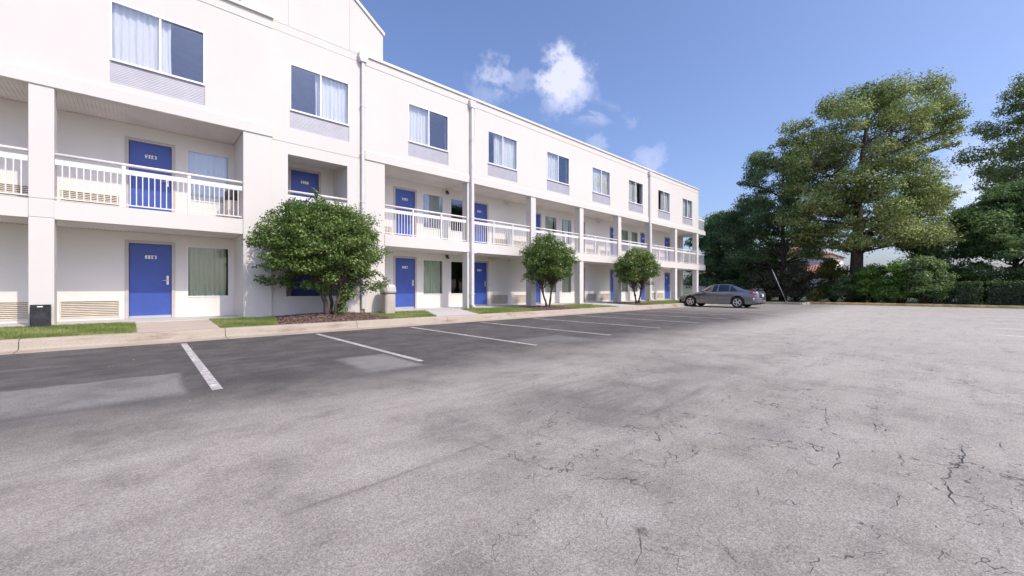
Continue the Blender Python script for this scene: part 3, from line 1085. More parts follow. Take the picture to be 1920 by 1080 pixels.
def digit(ch):
    """one printed numeral, centred on its own origin"""
    if ch in DIG:
        return DIG[ch]
    cu = bpy.data.curves.new('txt', 'FONT')
    cu.body = ch
    cu.size = .105
    cu.extrude = .001
    cu.offset = .0035
    cu.align_x = 'CENTER'
    o = bpy.data.objects.new('txt', cu)
    col.objects.link(o)
    dg = bpy.context.evaluated_depsgraph_get()
    me = bpy.data.meshes.new_from_object(o.evaluated_get(dg))
    bpy.data.objects.remove(o)
    me.transform(Matrix.Translation((0, -.0055, 1.669)) @ Matrix.Rotation(math.radians(90), 4, 'X') @ Matrix.Diagonal((1.05, 1, 1, 1)))
    me.materials.clear()
    me.materials.append(MAT['ink'])
    me.name = 'numeral'
    DIG[ch] = me
    return me


for x, n1, n2 in DOORS:
    for z, num in ((F1, n1), (F2, n2)):
        if x == 3.72 and z == F1:
            pass
        d = link('door', door_me, B, (x, YB + .045, z))
        link('door_frame', frame_me, d, (0, -.045, 0))
        link('handle', handle_me, d)
        link('threshold', th_me, d, (0, -.045, 0))
        link('sweep', kick_me, d)
        if num:
            link('number_plate', plate_me, d)
            for k, ch in enumerate(num):
                link('numeral', digit(ch), d, (.4525 + (k - 1) * .068, 0, 0))

# ---- windows
def curtain_mesh(w, h, rng, amp=.028, pitch=.13):
    n = max(8, int(w / pitch * 8))
    xs = np.linspace(0, w, n)
    ph = np.cumsum(rng.uniform(.6, 1.4, n)) * (w / n) * 2 * math.pi / pitch
    rows = 6
    mb = MB()
    vs = []
    for j in range(rows + 1):
        z = h * j / rows
        k = .75 + .35 * math.sin(j * 1.1 + rng.uniform(0, .6))
        for i in range(n):
            y = amp * k * math.sin(ph[i]) + .010 * math.sin(ph[i] * .37 + j * .4)
            vs.append((xs[i] + .008 * math.sin(j * .9 + i * .3), y, z))
    fs = [(j * n + i, j * n + i + 1, (j + 1) * n + i + 1, (j + 1) * n + i) for j in range(rows) for i in range(n - 1)]
    mb.add(vs, fs, True)
    return mb


def window(x0, x1, z0, z1, y, cur, mat_cur='curtain', glass='glass', fw=.035, mull=True, proud=.012, cdepth=.16):
    w, h = x1 - x0, z1 - z0
    f = MB()
    yb = y + .07
    f.box(x0 + .0, x0 + fw, y - proud, yb, z0, z1).box(x1 - fw, x1, y - proud, yb, z0, z1)
    f.box(x0 + fw, x1 - fw, y - proud + .002, yb, z1 - fw, z1).box(x0 + fw, x1 - fw, y - proud - .015, yb, z0, z0 + fw * 1.4)
    xm = (x0 + x1) / 2
    if mull:
        f.box(xm - .022, xm + .022, y + .002, yb, z0 + fw * 1.4, z1 - fw)
    o = f.build('window', 'window_frame', B)
    spans = [(x0 + fw, xm - .022), (xm + .022, x1 - fw)] if mull else [(x0 + fw, x1 - fw)]
    for k, (a, b) in enumerate(spans):
        yy = y + .028 + .02 * k
        MB().box(a, b, yy, yy + .006, z0 + fw * 1.4, z1 - fw).build('pane', glass, o)
    for (a, b) in cur:
        cm = curtain_mesh((b - a) * w, h - .02, RNG)
        cm.build('curtain', mat_cur, o, (x0 + a * w, y + cdepth, z0 + .012))
    return o


CUR3 = {'L': [(.0, .62)], 'M': [(.44, 1)], 'R0': [(0, .56)], 'R1': [(.28, .48), (.5, 1)], 'R2': [(0, .54)], 'R3': [(.16, .52), (.54, 1)],
        'R4': [(0, .45), (.5, .74)], 'R5': [(.42, 1)], 'R6': [(0, .5), (.72, 1)], 'X': [(0, .5)]}
louv = {}
for a, b, k in WIN3:
    y = (YM if k == 'M' else YF if k[0] == 'R' else YF + .02)
    window(a, b, W3S, W3T, y, CUR3[k])
    p = MB().box(a, b, y + .022, y + .05, W3B, W3S - .004)
    p.box(a, b, y + .002, y + .022, W3B, W3B + .014)
    pn = p.build('vent_panel', 'vent_panel', B)
    lv = MB()
    m = 12
    for j in range(m):
        z = W3B + .018 + (W3S - W3B - .03) * j / m
        dz = (W3S - W3B - .03) / m
        lv.prism([(y + .022, z), (y + .017, z + dz * .12), (y + .022, z + dz * .9)], 'x', a + .006, b - .006)
    o = lv.build('louvers', 'vent_panel', pn)
    o['kind'] = 'stuff'

for i, (a, b) in enumerate(WINS):
    cur1 = [(.0, .93)] if i != 2 else [(.80, 1)]
    cur2 = {0: [(.0, 1)], 1: [(.15, 1)], 2: [], 3: [(0, .8)], 4: [(.3, .8)]}.get(i, [(0, .85)])
    window(a, b, .88, 2.37, YB, cur1, 'curtain_green', 'glass_clear', .022, False, .004, .13)
    window(a, b, 3.72, 5.20, YB, cur2, 'curtain_green' if i else 'curtain', 'glass' if i in (0, 1, 2) else 'glass_clear', .022, False, .004, .13)

# ---- wall air-conditioner grilles
gf = MB()
GW, GH = 1.08, .45
gf.box(0, GW, .05, .06, 0, GH)
gfr = MB().box(0, .02, -.014, .05, 0, GH).box(GW - .02, GW, -.014, .05, 0, GH).box(.02, GW - .02, -.0135, .05, 0, .018).box(.02, GW - .02, -.0135, .05, GH - .018, GH)
gfr_me = gfr.mesh('grille_frame', 'grille')
gback_me = gf.mesh('grille_backing', 'grille_dark')
slat_me = MB().prism([(-.006, 0), (.0, -.006), (.034, .022), (.028, .030), (-.006, .012)], 'x', .02, GW - .02).mesh('slat', 'grille')
for a, b in GRILLES:
    for z in (.36, 3.17):
        g = link('air_conditioner_grille', gfr_me, B, (a, YB, z))
        g.scale = ((b - a) / GW, 1, 1)
        link('grille_backing', gback_me, g)
        for k in range(9):
            link('slat', slat_me, g, (0, 0, .026 + k * .0455))

# ---- railings
BAL = {'n': 0}
bal_me = MB().box(-.010, .010, -.010, .010, 0, 1).mesh('baluster', 'rail_paint')


def railing(x0, x1, z, y, posts, nb_gap=.1115, along='x', single=True):
    """pipe handrail, flat band, bottom rail, posts, balusters; origin at its start"""
    L = x1 - x0
    r = MB()
    r.tube([(0, 0, 1.045), (L, 0, 1.045)], .038, 10)
    o = r.build('railing', 'rail_paint', B)
    if along == 'x':
        o.location = (x0, y, z)
    else:
        o.location = (y, x0, z)
        o.rotation_euler = (0, 0, math.radians(90))
    MB().box(0, L, -.012, .012, .81, .935, .003).build('rail_band', 'rail_paint', o)
    MB().box(0, L, -.014, .014, .045, .075, .003).build('bottom_rail', 'rail_paint', o)
    marks = [0] + [p - x0 for p in posts] + [L]
    for p in marks[1:-1]:
        MB().box(p - .035, p + .035, -.034, .034, 0, 1.01, .004).build('post', 'rail_paint', o)
    jm = MB()
    for a, b in zip(marks[:-1], marks[1:]):
        n = max(1, round((b - a) / nb_gap))
        for k in range(1, n):
            p = a + (b - a) * k / n
            if single and BAL['n'] < 290:
                q = link('baluster', bal_me, o, (p, 0, .07))
                q.scale = (1, 1, .745)
                BAL['n'] += 1
            else:
                jm.box(p - .01, p + .01, -.01, .01, .07, .815)
    if jm.v:
        q = jm.build('balusters', 'rail_paint', o)
        q['kind'] = 'stuff'
    return o


railing(-1.44, 2.13, F2 + .01, YF + .09, (-.32, .93))
railing(-5.34, -1.82, F2 + .01, YF + .09, (-4.2, -3.0))
railing(3.30, 5.10, F2 - .02, YM + .06, (4.2,))
railing(6.39, 10.03, F2 - .03, YF + .09, (7.55, 8.80))
for k in range(6):
    a, b = CX[k] + .34, CX[k + 1]
    railing(a, b, F2 - .03, YF + .09, (a + 1.16, a + 2.32))
railing(CX[6] + .34, 34.5, F2 - .03, YF + .05, (), single=False)
railing(YF + .06, 15.3, F2 - .03, 34.48, (), along='y', single=False)
railing(15.75, 19.4, F2 - .03, 34.48, (17.0, 18.2), along='y', single=False)
railing(XE + .01, 34.5, 5.90, YF + .05, (), single=False)
railing(YF + .06, 19.9, 5.90, 34.48, (15.3, 16.8, 18.3), along='y', single=False)

# ---- small fittings of the walls
for x, z, kind in ((9.98, 2.56, 0), (9.98, 5.42, 0), (13.55, 5.40, 1), (13.7, 2.52, 1), (12.55, 2.52, 2), (21.4, 5.4, 1)):
    m = MB()
    if kind == 0:
        m.box(x - .05, x + .05, YB - .10, YB - .002, z - .05, z + .07, .01).tube([(x, YB - .09, z - .02), (x, YB - .14, z - .08)], [.05, .06], 10)
        m.build('wall_lamp', 'lamp_dark', B)
    elif kind == 1:
        m.box(x - .06, x + .06, YB - .05, YB - .002, z - .03, z + .05, .008)
        for s in (-1, 1):
            m.tube([(x + s * .05, YB - .05, z), (x + s * .10, YB - .12, z - .05)], [.03, .055], 10)
        m.build('flood_lamp', 'downspout', B)
    else:
        m.box(x - .14, x + .14, YB - .10, YB - .002, z - .07, z + .07, .01).box(x + .17, x + .25, YB - .06, YB - .002, z - .05, z + .03, .01)
        m.build('junction_box', 'grille', B)
for x, z in ((.80, 1.79), (.80, 4.62), (12.5, 1.3), (20.1, 1.3)):
    MB().box(x - .03, x + .03, YB - .02, YB - .002, z - .014, z + .014, .004).build('bell_push', 'steel' if x < 2 else 'lamp_dark', B)
MB().tube([(6.47, YB - 1.2, 5.44), (6.47, YB - 1.2, 5.56)], [.05, .035], 10).build('camera_dome', 'lamp_dark', B)

# ------------------------------------------------------------------ trees and shrubs
def clump_leaves(clumps, n_per_m2, rng, hollow=0.35, spread=0.10):
    """leaf positions spread through a list of clumps ((x,y,z),(rx,ry,rz)); denser on the upper shell"""
    Ps, Os, Cs = [], [], []
    for (c, r) in clumps:
        c, r = np.array(c), np.array(r)
        area = 4.2 * (r[0] * r[1] + r[0] * r[2] + r[1] * r[2])
        n = max(6, int(area * n_per_m2))
        d = rng.normal(size=(n, 3))
        d /= np.linalg.norm(d, axis=1)[:, None]
        low = d[:, 2] < -.25
        d[low, 2] *= rng.uniform(.2, 1, low.sum())
        rad = rng.uniform(hollow, 1.0, n) ** .6
        rad = np.where(rng.uniform(0, 1, n) < spread, rng.uniform(1.0, 1.28, n), rad)
        Ps.append(c + d * r * rad[:, None])
        Os.append(d)
        Cs.append(np.full(n, rng.uniform(0, 1)))
    clump_leaves.tone = np.concatenate(Cs)
    return np.concatenate(Ps), np.concatenate(Os)


def branch(mb, p0, p1, r0, r1, rng, sag=0.0, n=5, sides=6):
    p0, p1 = Vector(p0), Vector(p1)
    L = (p1 - p0).length
    pts, rad = [], []
    for k in range(n + 1):
        t = k / n
        q = p0.lerp(p1, t)
        w = math.sin(math.pi * t)
        q += Vector((rng.normal(0, .035) * L * w, rng.normal(0, .035) * L * w, (-sag * L * .5 + rng.normal(0, .02) * L) * w))
        pts.append(q)
        rad.append(r0 + (r1 - r0) * t ** .8)
    mb.tube(pts, rad, sides, caps=False)
    return pts


def crown_tree(name, loc, label, cat, seed, height, trunk_r, zones, n_clumps, clump_r, leaf, leaf_mat, dens, bark='bark',
               first=0.25, lean=(0, 0), n_limbs=9, flat=0.6, group=None, gap=0.0, trunk_top=.8, ycomp=1.0):
    """zones: list of (z, half width left, half width right) outlines measured along the camera's right axis"""
    rng = np.random.default_rng(seed)
    root = empty(name, loc, label, cat, group)
    rx, ry = SN, -CN                          # horizontal axis across the view
    fx, fy = CN, SN
    zz = [q[0] for q in zones]
    lo, hi = min(zz), max(zz)
    clumps = []
    tries = 0
    while len(clumps) < n_clumps and tries < 6000:
        tries += 1
        z = rng.uniform(lo, hi)
        l = np.interp(z, zz, [q[1] for q in zones])
        r = np.interp(z, zz, [q[2] for q in zones])
        c0, hw = (r - l) / 2, (r + l) / 2
        a = rng.uniform(0, 2 * math.pi)
        k = math.sqrt(rng.uniform(.12, 1.0))
        s = c0 + hw * k * math.cos(a)
        d = hw * ycomp * k * math.sin(a)
        cr = clump_r * rng.choice((.45, .7, .95, 1.2, 1.4))
        p = np.array((rx * s + fx * d, ry * s + fy * d, z))
        if any(np.linalg.norm(p - q[0]) < clump_r * (.62 + gap) for q in clumps):
            continue
        clumps.append((p, np.array((cr, cr, cr * flat))))
    # trunk and limbs
    mb = MB()
    top = height * trunk_top
    tp, tr = [], []
    for k in range(9):
        t = k / 8
        w = t * t
        tp.append(Vector((lean[0] * w + rng.normal(0, .02) * height * .12, lean[1] * w + rng.normal(0, .02) * height * .12, t * top)))
        tr.append(trunk_r * (1.35 if k == 0 else 1.0) * (1 - .86 * t))
    tp[0] = Vector((0, 0, -.25))
    mb.tube(tp, tr, 10)
    nodes = [(p, r) for p, r in zip(tp, tr)]
    order = sorted(range(len(clumps)), key=lambda i: -np.linalg.norm(clumps[i][0][:2]))
    for i in order[:n_limbs]:
        c = Vector(clumps[i][0])
        zt = max(height * first * .8, min(c.z - (Vector((c.x, c.y)).length) * .45, top * .95))
        t = zt / top * 8
        k = min(7, int(t))
        p0 = tp[k].lerp(tp[k + 1], t - k)
        r0 = max(.03, (tr[k] + (tr[k + 1] - tr[k]) * (t - k)) * .55)
        pts = branch(mb, p0, c, r0, .03, rng, -.12, 6)
        nodes += [(q, r0 * (1 - j / 6) + .02) for j, q in enumerate(pts) if j > 1]
    for i in order[n_limbs:]:
        c = Vector(clumps[i][0])
        best = min(nodes, key=lambda q: (q[0] - c).length + (2.5 if q[0].z > c.z else 0))
        branch(mb, best[0], c, min(best[1] * .6, .09), .012, rng, -.08, 4, 5)
    for i in range(0, len(clumps)):           # twigs inside the clumps
        c = Vector(clumps[i][0])
        r = clumps[i][1]
        for _ in range(3):
            d = Vector(rng.normal(size=3)).normalized()
            branch(mb, c - Vector((0, 0, r[2] * .6)), c + Vector((d.x * r[0], d.y * r[1], abs(d.z) * r[2])), .018, .005, rng, 0, 3, 4)
    mb.build('trunk', bark, root)
    P, O = clump_leaves(clumps, dens, rng, .3, .17)
    link('crown', leaf_mesh('crown', P, leaf, leaf_mat, rng, O, .55, .55, .3, clump_leaves.tone), root)
    return root


def at(u, X):
    """place on the line of sight of photo column u at world X"""
    a = (u - 960) / 751
    return X / (CN + SN * a) * (SN - CN * a)


G0 = .06
# the big oak beyond the end kerb
crown_tree('oak_tree', (41.0, at(1605, 41.0), G0), 'huge spreading oak with thick trunk, tallest tree beyond the parking lot', 'tree', 21, 18.0, .48,
           [(4.2, 4.0, 5.0), (6.0, 5.0, 7.2), (8.0, 5.2, 6.4), (9.4, 5.2, 4.6), (10.6, 5.4, 7.4), (12.4, 5.8, 7.6), (13.6, 5.0, 6.8), (15.0, 3.6, 5.8), (16.4, 1.2, 5.2)],
           205, .90, .175, 'leaf_oak', 64, first=.35, lean=(.8, -.6), n_limbs=20, flat=.75, gap=.16, trunk_top=.86, ycomp=.75)
crown_tree('slim_tree', (41.5, at(1468, 41.5), G0), 'slim dark tree with straight trunk left of the huge oak', 'tree', 5, 14.0, .27,
           [(3.0, 4.0, 2.8), (6.0, 4.2, 3.2), (8.0, 4.0, 2.8), (10.4, 3.8, 2.4), (12.4, 2.8, 2.2), (13.8, 1.4, 1.6)],
           130, .68, .17, 'leaf_dark', 64, first=.25, n_limbs=12, flat=.7, gap=.12, trunk_top=.93)
crown_tree('dark_tree', (44.0, at(1408, 44.0), G0), 'dense dark green tree between the slim tree and the motel corner', 'tree', 8, 10.5, .26,
           [(1.8, 3.0, 3.0), (4.0, 3.6, 3.4), (6.0, 3.2, 3.2), (7.6, 2.4, 2.6), (9.4, .8, 1.4)],
           115, .85, .18, 'leaf_dark', 70, n_limbs=8, flat=.6)
crown_tree('corner_tree', (43.5, at(1345, 43.5), G0), 'round teal green tree right behind the far motel corner', 'tree', 31, 9.0, .22,
           [(1.2, 2.8, 2.8), (3.5, 3.2, 3.0), (6.0, 2.6, 2.6), (8.6, .8, 1.2)],
           80, .8, .20, 'leaf_pine', 66, n_limbs=7, flat=.6)
crown_tree('layered_tree', (45.0, at(1905, 45.0), G0), 'fresh green tree with layered drooping boughs over the hedge at right', 'tree', 14, 8.4, .22,
           [(1.0, 4.2, 3.6), (3.0, 4.5, 4.0), (4.7, 3.8, 3.6), (6.3, 2.8, 3.0), (7.7, 1.4, 1.8), (8.3, .4, .6)],
           165, .80, .18, 'leaf_pine', 85, first=.15, n_limbs=18, flat=.55, trunk_top=.95)
crown_tree('edge_tree', (54.0, at(1940, 54.0), G0), 'tall open tree cut off by the right edge of the picture', 'tree', 17, 19.8, .42,
           [(6.4, 1.4, 5.0), (9.5, 3.2, 6.0), (11.5, 2.4, 6.0), (13.5, 3.2, 6.2), (15.2, 2.4, 6.0), (17.2, .6, 5.2), (19.4, .2, 3.5)],
           95, .90, .20, 'leaf_oak', 52, first=.4, n_limbs=12, flat=.8, gap=.16)
crown_tree('cypress_tree', (42.5, at(1742, 42.5), G0), 'narrow pointed dark conifer right of the oak trunk', 'tree', 23, 4.9, .14,
           [(.6, 1.1, 1.0), (2.2, 1.1, 1.0), (3.4, .7, .7), (4.6, .2, .25), (4.9, .1, .1)],
           40, .52, .13, 'leaf_dark', 120, n_limbs=4, flat=1.1, trunk_top=.9)
for i, (x, y, h, lab) in enumerate(((54, -20, 13, 'oak beyond the right edge of the lot, nearest the hedge end'), (40, -27, 15, 'broad oak farther along beyond the right edge of the lot'))):
    crown_tree('lot_tree', (x, y, G0), lab, 'tree', 60 + i, h, .35,
               [(3.0, 4.0, 4.0), (h * .45, 5.5, 5.5), (h * .75, 4.8, 4.6), (h * .95, 1.6, 1.6)], 60, 1.5, .38, 'leaf_oak', 24, n_limbs=8, flat=.6)


def shrub(loc, w, d, h, mat, seed, label, leaf=.12, dens=150, name='shrub', lift=.1):
    rng = np.random.default_rng(seed)
    root = empty(name, loc, label, 'shrub')
    cl = []
    n = int(16 + 10 * w * h / 4)
    mb = MB()
    for _ in range(n):
        a = rng.uniform(0, 2 * math.pi)
        k = math.sqrt(rng.uniform(0, 1))
        t = rng.uniform(.12, 1.0)
        sh = math.sqrt(max(.08, 1 - (t - .35) ** 2 / .5)) if t > .35 else .9
        p = np.array((SN * w * .5 * k * sh * math.cos(a) + CN * d * .5 * k * sh * math.sin(a), -CN * w * .5 * k * sh * math.cos(a) + SN * d * .5 * k * sh * math.sin(a), lift + t * h * .88))
        r = rng.uniform(.7, 1.2) * (.20 + .13 * min(w, h))
        cl.append((p, np.array((r, r, r * .75))))
        branch(mb, (p[0] * .15, p[1] * .15, 0), p, .03, .008, rng, -.1, 4, 5)
    mb.build('stems', 'bark', root)
    P, O = clump_leaves(cl, dens, rng, .2)
    P[:, 2] = np.maximum(P[:, 2], .02)
    link('foliage', leaf_mesh('foliage', P, leaf, mat, rng, O, .4, .55), root)
    return root


for i, (u, X, w, d, h, mat, lab) in enumerate((
        (1335, 42.0, 2.8, 2.2, 2.6, 'leaf_purple', 'dark brownish shrub just right of the motel corner'),
        (1400, 41.0, 3.4, 2.2, 3.0, 'leaf_dark', 'dark green shrub behind the parked car roof'),
        (1440, 40.0, 2.6, 2.0, 2.6, 'leaf_purple', 'dusky shrub behind the leaning pole'),
        (1492, 39.8, 2.6, 2.0, 3.3, 'leaf_purple', 'tall purplish dark shrub left of the tiled house'),
        (1530, 38.3, 1.2, .9, .9, 'leaf_yellow', 'small yellow green plant below the tiled house wall'),
        (1562, 40.5, 2.4, 2.0, 3.5, 'leaf_yellow', 'yellowish shrub left of the oak trunk'),
        (1590, 39.0, 2.4, 1.6, 1.9, 'leaf_dark', 'low dark shrub at the foot of the oak'),
        (1638, 39.2, 2.6, 1.8, 2.7, 'leaf_bush', 'bright green shrub right of the oak trunk'),
        (1690, 38.8, 2.6, 1.8, 3.0, 'leaf_bush', 'bright green leafy shrub near the middle of the border'),
        (1730, 38.6, 2.6, 1.9, 3.4, 'leaf_pine', 'tallest deep green shrub at the right end of the border'),
        (1668, 37.8, 1.7, .9, 1.1, 'leaf_bush', 'low bright shrub close to the yellow kerb'),
        (1775, 47.0, 3.0, 2.0, 2.6, 'leaf_bush', 'distant bright bush in the gap beside the hedge'),
        (1845, 50.0, 3.4, 2.4, 2.4, 'leaf_yellow', 'distant yellowish bush above the hedge'))):
    shrub((X, at(u, X), .07), w, d, h, mat, 100 + i, lab, .15 if X < 45 else .2, 105)

# clipped hedge
def hedge(u0, u1, X, h, d, seed, label):
    rng = np.random.default_rng(seed)
    y0, y1 = at(u0, X), at(u1, X)
    root = empty('hedge', (X, (y0 + y1) / 2, .07), label, 'hedge')
    L = abs(y1 - y0)
    n = int(L * h * 420 + L * d * 420)
    P = np.stack([rng.uniform(-d / 2, d / 2, n), rng.uniform(-L / 2, L / 2, n), rng.uniform(.03, h, n)], 1)
    f = rng.integers(0, 3, n)
    P[f == 0, 0] = -d / 2 + rng.normal(0, .05, (f == 0).sum())
    P[f == 1, 2] = h + rng.normal(0, .05, (f == 1).sum())
    P[:, 0] += .07 * np.sin(P[:, 1] * 2.1) + .05 * np.sin(P[:, 2] * 5 + P[:, 1] * 3)
    O = np.zeros_like(P)
    O[f == 0, 0] = -1
    O[f == 1, 2] = 1
    link('foliage', leaf_mesh('foliage', P, .12, 'leaf_hedge', rng, O, .2, .6), root)
    mb = MB()
    for k in range(int(L / .5)):
        y = -L / 2 + .25 + k * .5
        branch(mb, (rng.uniform(-.1, .1), y, 0), (rng.uniform(-.2, .2), y + rng.uniform(-.2, .2), h * .85), .03, .01, rng, 0, 4, 5)
    mb.box(-d * .3, d * .3, -L / 2 + .15, L / 2 - .15, .1, h * .82)
    mb.build('stems', 'bark', root)


hedge(1790, 1842, 38.3, 1.42, 1.1, 1, 'dark clipped hedge block standing at the lawn gap')
hedge(1850, 2060, 38.6, 1.42, 1.1, 2, 'long dark clipped hedge at the right edge of the lot')


# the three clipped trees in front of the motel
def bed_tree(loc, rx, ry, z0, z1, seed, label, stems, n_clumps, dens, leaf, sprigs=(), cx=0.0, skirt=()):
    rng = np.random.default_rng(seed)
    root = empty('ornamental_tree', loc, label, 'tree', 'clipped trees in front of the motel')
    cl = []
    zc, rz = (z0 + z1) / 2, (z1 - z0) / 2
    tries = 0
    while len(cl) < n_clumps and tries < 5000:
        tries += 1
        d = rng.normal(size=3)
        d /= np.linalg.norm(d)
        k = rng.uniform(.45, .92)
        p = np.array((cx + d[0] * rx * k, d[1] * ry * k, zc + d[2] * rz * k))
        t = (p[2] - z0) / (z1 - z0)
        if t < .4:                            # the underside rises towards the stems
            rr = math.hypot((p[0] - cx) / rx, p[1] / ry)
            if rr < .55 and t < .22:
                continue
        if any(np.linalg.norm(p - q[0]) < .20 for q in cl):
            continue
        r = rng.uniform(.18, .34)
        cl.append((p, np.array((r, r, r * .8))))
    for (q0, q1, m_) in skirt:                 # leafy shoots low on the stems
        for k in range(m_):
            f = k / max(1, m_ - 1)
            p = np.array(q0) * (1 - f) + np.array(q1) * f + rng.normal(0, .05, 3)
            cl.append((p, np.array((.17, .17, .17)) * rng.uniform(.7, 1.2)))
    for s in sprigs:
        p0, p1 = np.array(s[0]), np.array(s[1])
        for k in range(5):
            r = .11 - .012 * k
            cl.append((p0 + (p1 - p0) * k / 4, np.array((r, r, r * .7))))
    mb = MB()
    for (bx, by, tx, ty, tz, r) in stems:
        mid = (bx * .4 + tx * .6, by * .4 + ty * .6, tz * .55)
        pts = branch(mb, (bx, by, -.12), mid, r, r * .72, rng, 0, 4, 8)
        pts2 = branch(mb, pts[-1], (tx, ty, tz), r * .72, r * .4, rng, 0, 4, 7)
        tips = sorted(cl, key=lambda q: (Vector(q[0]) - pts2[-1]).length)[: max(4, n_clumps // (len(stems) + 1))]
        for q in tips:
            branch(mb, pts2[rng.integers(1, 5)], q[0], r * .32, .006, rng, -.05, 4, 5)
    mb.build('trunk', 'bark', root)
    P, O = clump_leaves(cl, dens, rng, .25)
    P[:, 1] = np.minimum(P[:, 1], 13.55 - loc[1])
    link('crown', leaf_mesh('crown', P, leaf, 'leaf_holly', rng, O, .35, .5, 0, clump_leaves.tone), root)
    return root


bed_tree((4.2, 12.5, .37), 1.98, 1.25, .60, 3.42, 3, 'largest clipped tree, spreading over the mulch bed beside the recessed wall', 
         ((-.10, .03, -.35, .1, 1.25, .085), (.06, -.04, .45, -.1, 1.3, .07), (.0, .08, .05, .3, 1.35, .06), (.12, .05, .85, .2, 1.3, .055), (.02, -.1, .2, -.4, 1.2, .05)), 290, 190, .078,
         (((-1.5, .3, 2.1), (-1.95, .6, 2.0)), ((-1.3, .2, 2.55), (-1.75, .4, 2.75)), ((-.9, 0, 2.95), (-1.2, .1, 3.1)), ((-1.4, .5, 1.5), (-1.9, .6, 1.35)), ((-.3, 0, 3.35), (-.6, -.2, 3.62)), ((1.2, -.3, 1.3), (1.55, -.5, 1.0))), -.22, (((-.9, .5, .9), (-1.7, .75, 1.0), 9), ((.12, -.08, .12), (.75, -.15, .95), 12), ((.1, -.12, .3), (.3, -.3, .9), 8), ((-.1, -.1, .75), (-.9, -.3, .85), 8), ((.9, -.2, .8), (1.5, -.3, .9), 8)))
bed_tree((13.74, 12.4, .30), 1.45, 1.3, .80, 3.35, 4, 'round clipped tree in the second mulch bed, between two walkway columns',
         ((-.05, 0, -.5, .1, 1.2, .05), (.05, .02, .45, .1, 1.2, .05), (0, -.05, .05, -.2, 1.25, .05), (.03, .06, -.1, .4, 1.2, .045)), 170, 150, .090,
         (((-1.0, .2, 1.6), (-1.45, .3, 1.15)),))
bed_tree((21.46, 12.3, .25), 1.50, 1.3, .80, 3.35, 9, 'smallest looking clipped tree, farthest of the three, near the parked car',
         ((-.1, 0, -.35, .1, 1.2, .05), (.05, .02, .6, .05, 1.25, .05), (.1, -.05, .25, -.2, 1.25, .045), (0, .06, .1, .4, 1.2, .04)), 170, 140, .098)

# ------------------------------------------------------------------ bins
def litter_bin(loc, label, lid='bin_lid', body='bin_beige', s=1.0):
    root = empty('litter_bin', loc, label, 'trash can', 'beige lidded trash cans of the motel')
    b = MB()
    w = .215 * s
    prof = [(-w * .92, 0), (-w, .74 * s), (w, .74 * s), (w * .92, 0)]
    vs = []
    for z, k in ((0, .90), (.03, .93), (.70 * s, 1.0), (.735 * s, 1.0)):
        n = 20
        for i in range(n):
            a = 2 * math.pi * (i + .5) / n
            c, q = math.cos(a), math.sin(a)
            e = (abs(c) ** 5 + abs(q) ** 5) ** (-1 / 5)
            vs.append((c * e * w * k, q * e * w * k, z))
    fs = [(j * 20 + i, j * 20 + (i + 1) % 20, (j + 1) * 20 + (i + 1) % 20, (j + 1) * 20 + i) for j in range(3) for i in range(20)]
    b.add(vs, fs, True)
    b.add(vs[60:80], [tuple(range(20))])
    b.build('body', body, root)
    vs = []
    rings = ((.715, 1.0), (.72, 1.13), (.80, 1.14), (.93, 1.08), (1.0, .93), (1.03, .6), (1.035, .0))
    for z, k in rings:
        for i in range(20):
            a = 2 * math.pi * (i + .5) / 20
            c, q = math.cos(a), math.sin(a)
            e = (abs(c) ** 4 + abs(q) ** 4) ** (-1 / 4)
            vs.append((c * e * w * k, q * e * w * k, z * s))
    fs = [(j * 20 + i, j * 20 + (i + 1) % 20, (j + 1) * 20 + (i + 1) % 20, (j + 1) * 20 + i) for j in range(len(rings) - 1) for i in range(20)]
    l = MB().add(vs, fs, True).build('lid', lid, root)
    MB().box(-w * .75, w * .75, -w * 1.16, -w * 1.10, .77 * s, .93 * s, .01).build('flap', lid, root)
    MB().box(-w * 1.01, w * 1.01, -w * 1.015, w * 1.015, .69 * s, .712 * s, .004).build('rim', 'bin_dark', root)
    return root


litter_bin((6.28, 13.12, .265), 'beige trash can with domed lid on the grass beside the pier', s=.98)
litter_bin((2.02, 14.55, F2 + .001), 'brown trash can with dark lid on the upper walkway behind the railing', 'bin_dark', s=.92)
root = empty('ash_bin', (-1.62, 13.44, .26), 'small black rectangular bin at the foot of the left pillar', 'bin')
bb = MB().box(-.145, .145, -.10, .10, .0, .50, .012)
bb.build('body', 'bin_black', root)
MB().box(-.147, .147, -.102, .102, .50, .512, .004).build('lid', 'bin_black', root)
MB().box(-.04, .04, -.1035, -.100, .46, .485).build('sticker', 'plate_white', root)
MB().box(-.11, .11, -.1045, -.0995, .06, .42, .002).build('panel', 'bin_black', root)

# ------------------------------------------------------------------ leaning pole, house, fence, utility box, power line
pb = (36.97, 8.4)
root = empty('leaning_pole', (pb[0], pb[1], .06), 'pale thin pole leaning to the left on the grass island', 'pole')
MB().tube([(0, 0, 0), (-1.13 * SN, 1.13 * CN, 2.55)], [.034, .03], 10).build('shaft', 'pole_grey', root)
MB().tube([(0, 0, -.02), (0, 0, .06)], [.11, .09], 12).build('foot', 'pole_grey', root)

HX = 66.0
hy = at(1525, HX)
root = empty('tiled_house', (HX, hy, 0), 'white house with red clay tile roofs glimpsed between the trees', 'house', world=True)


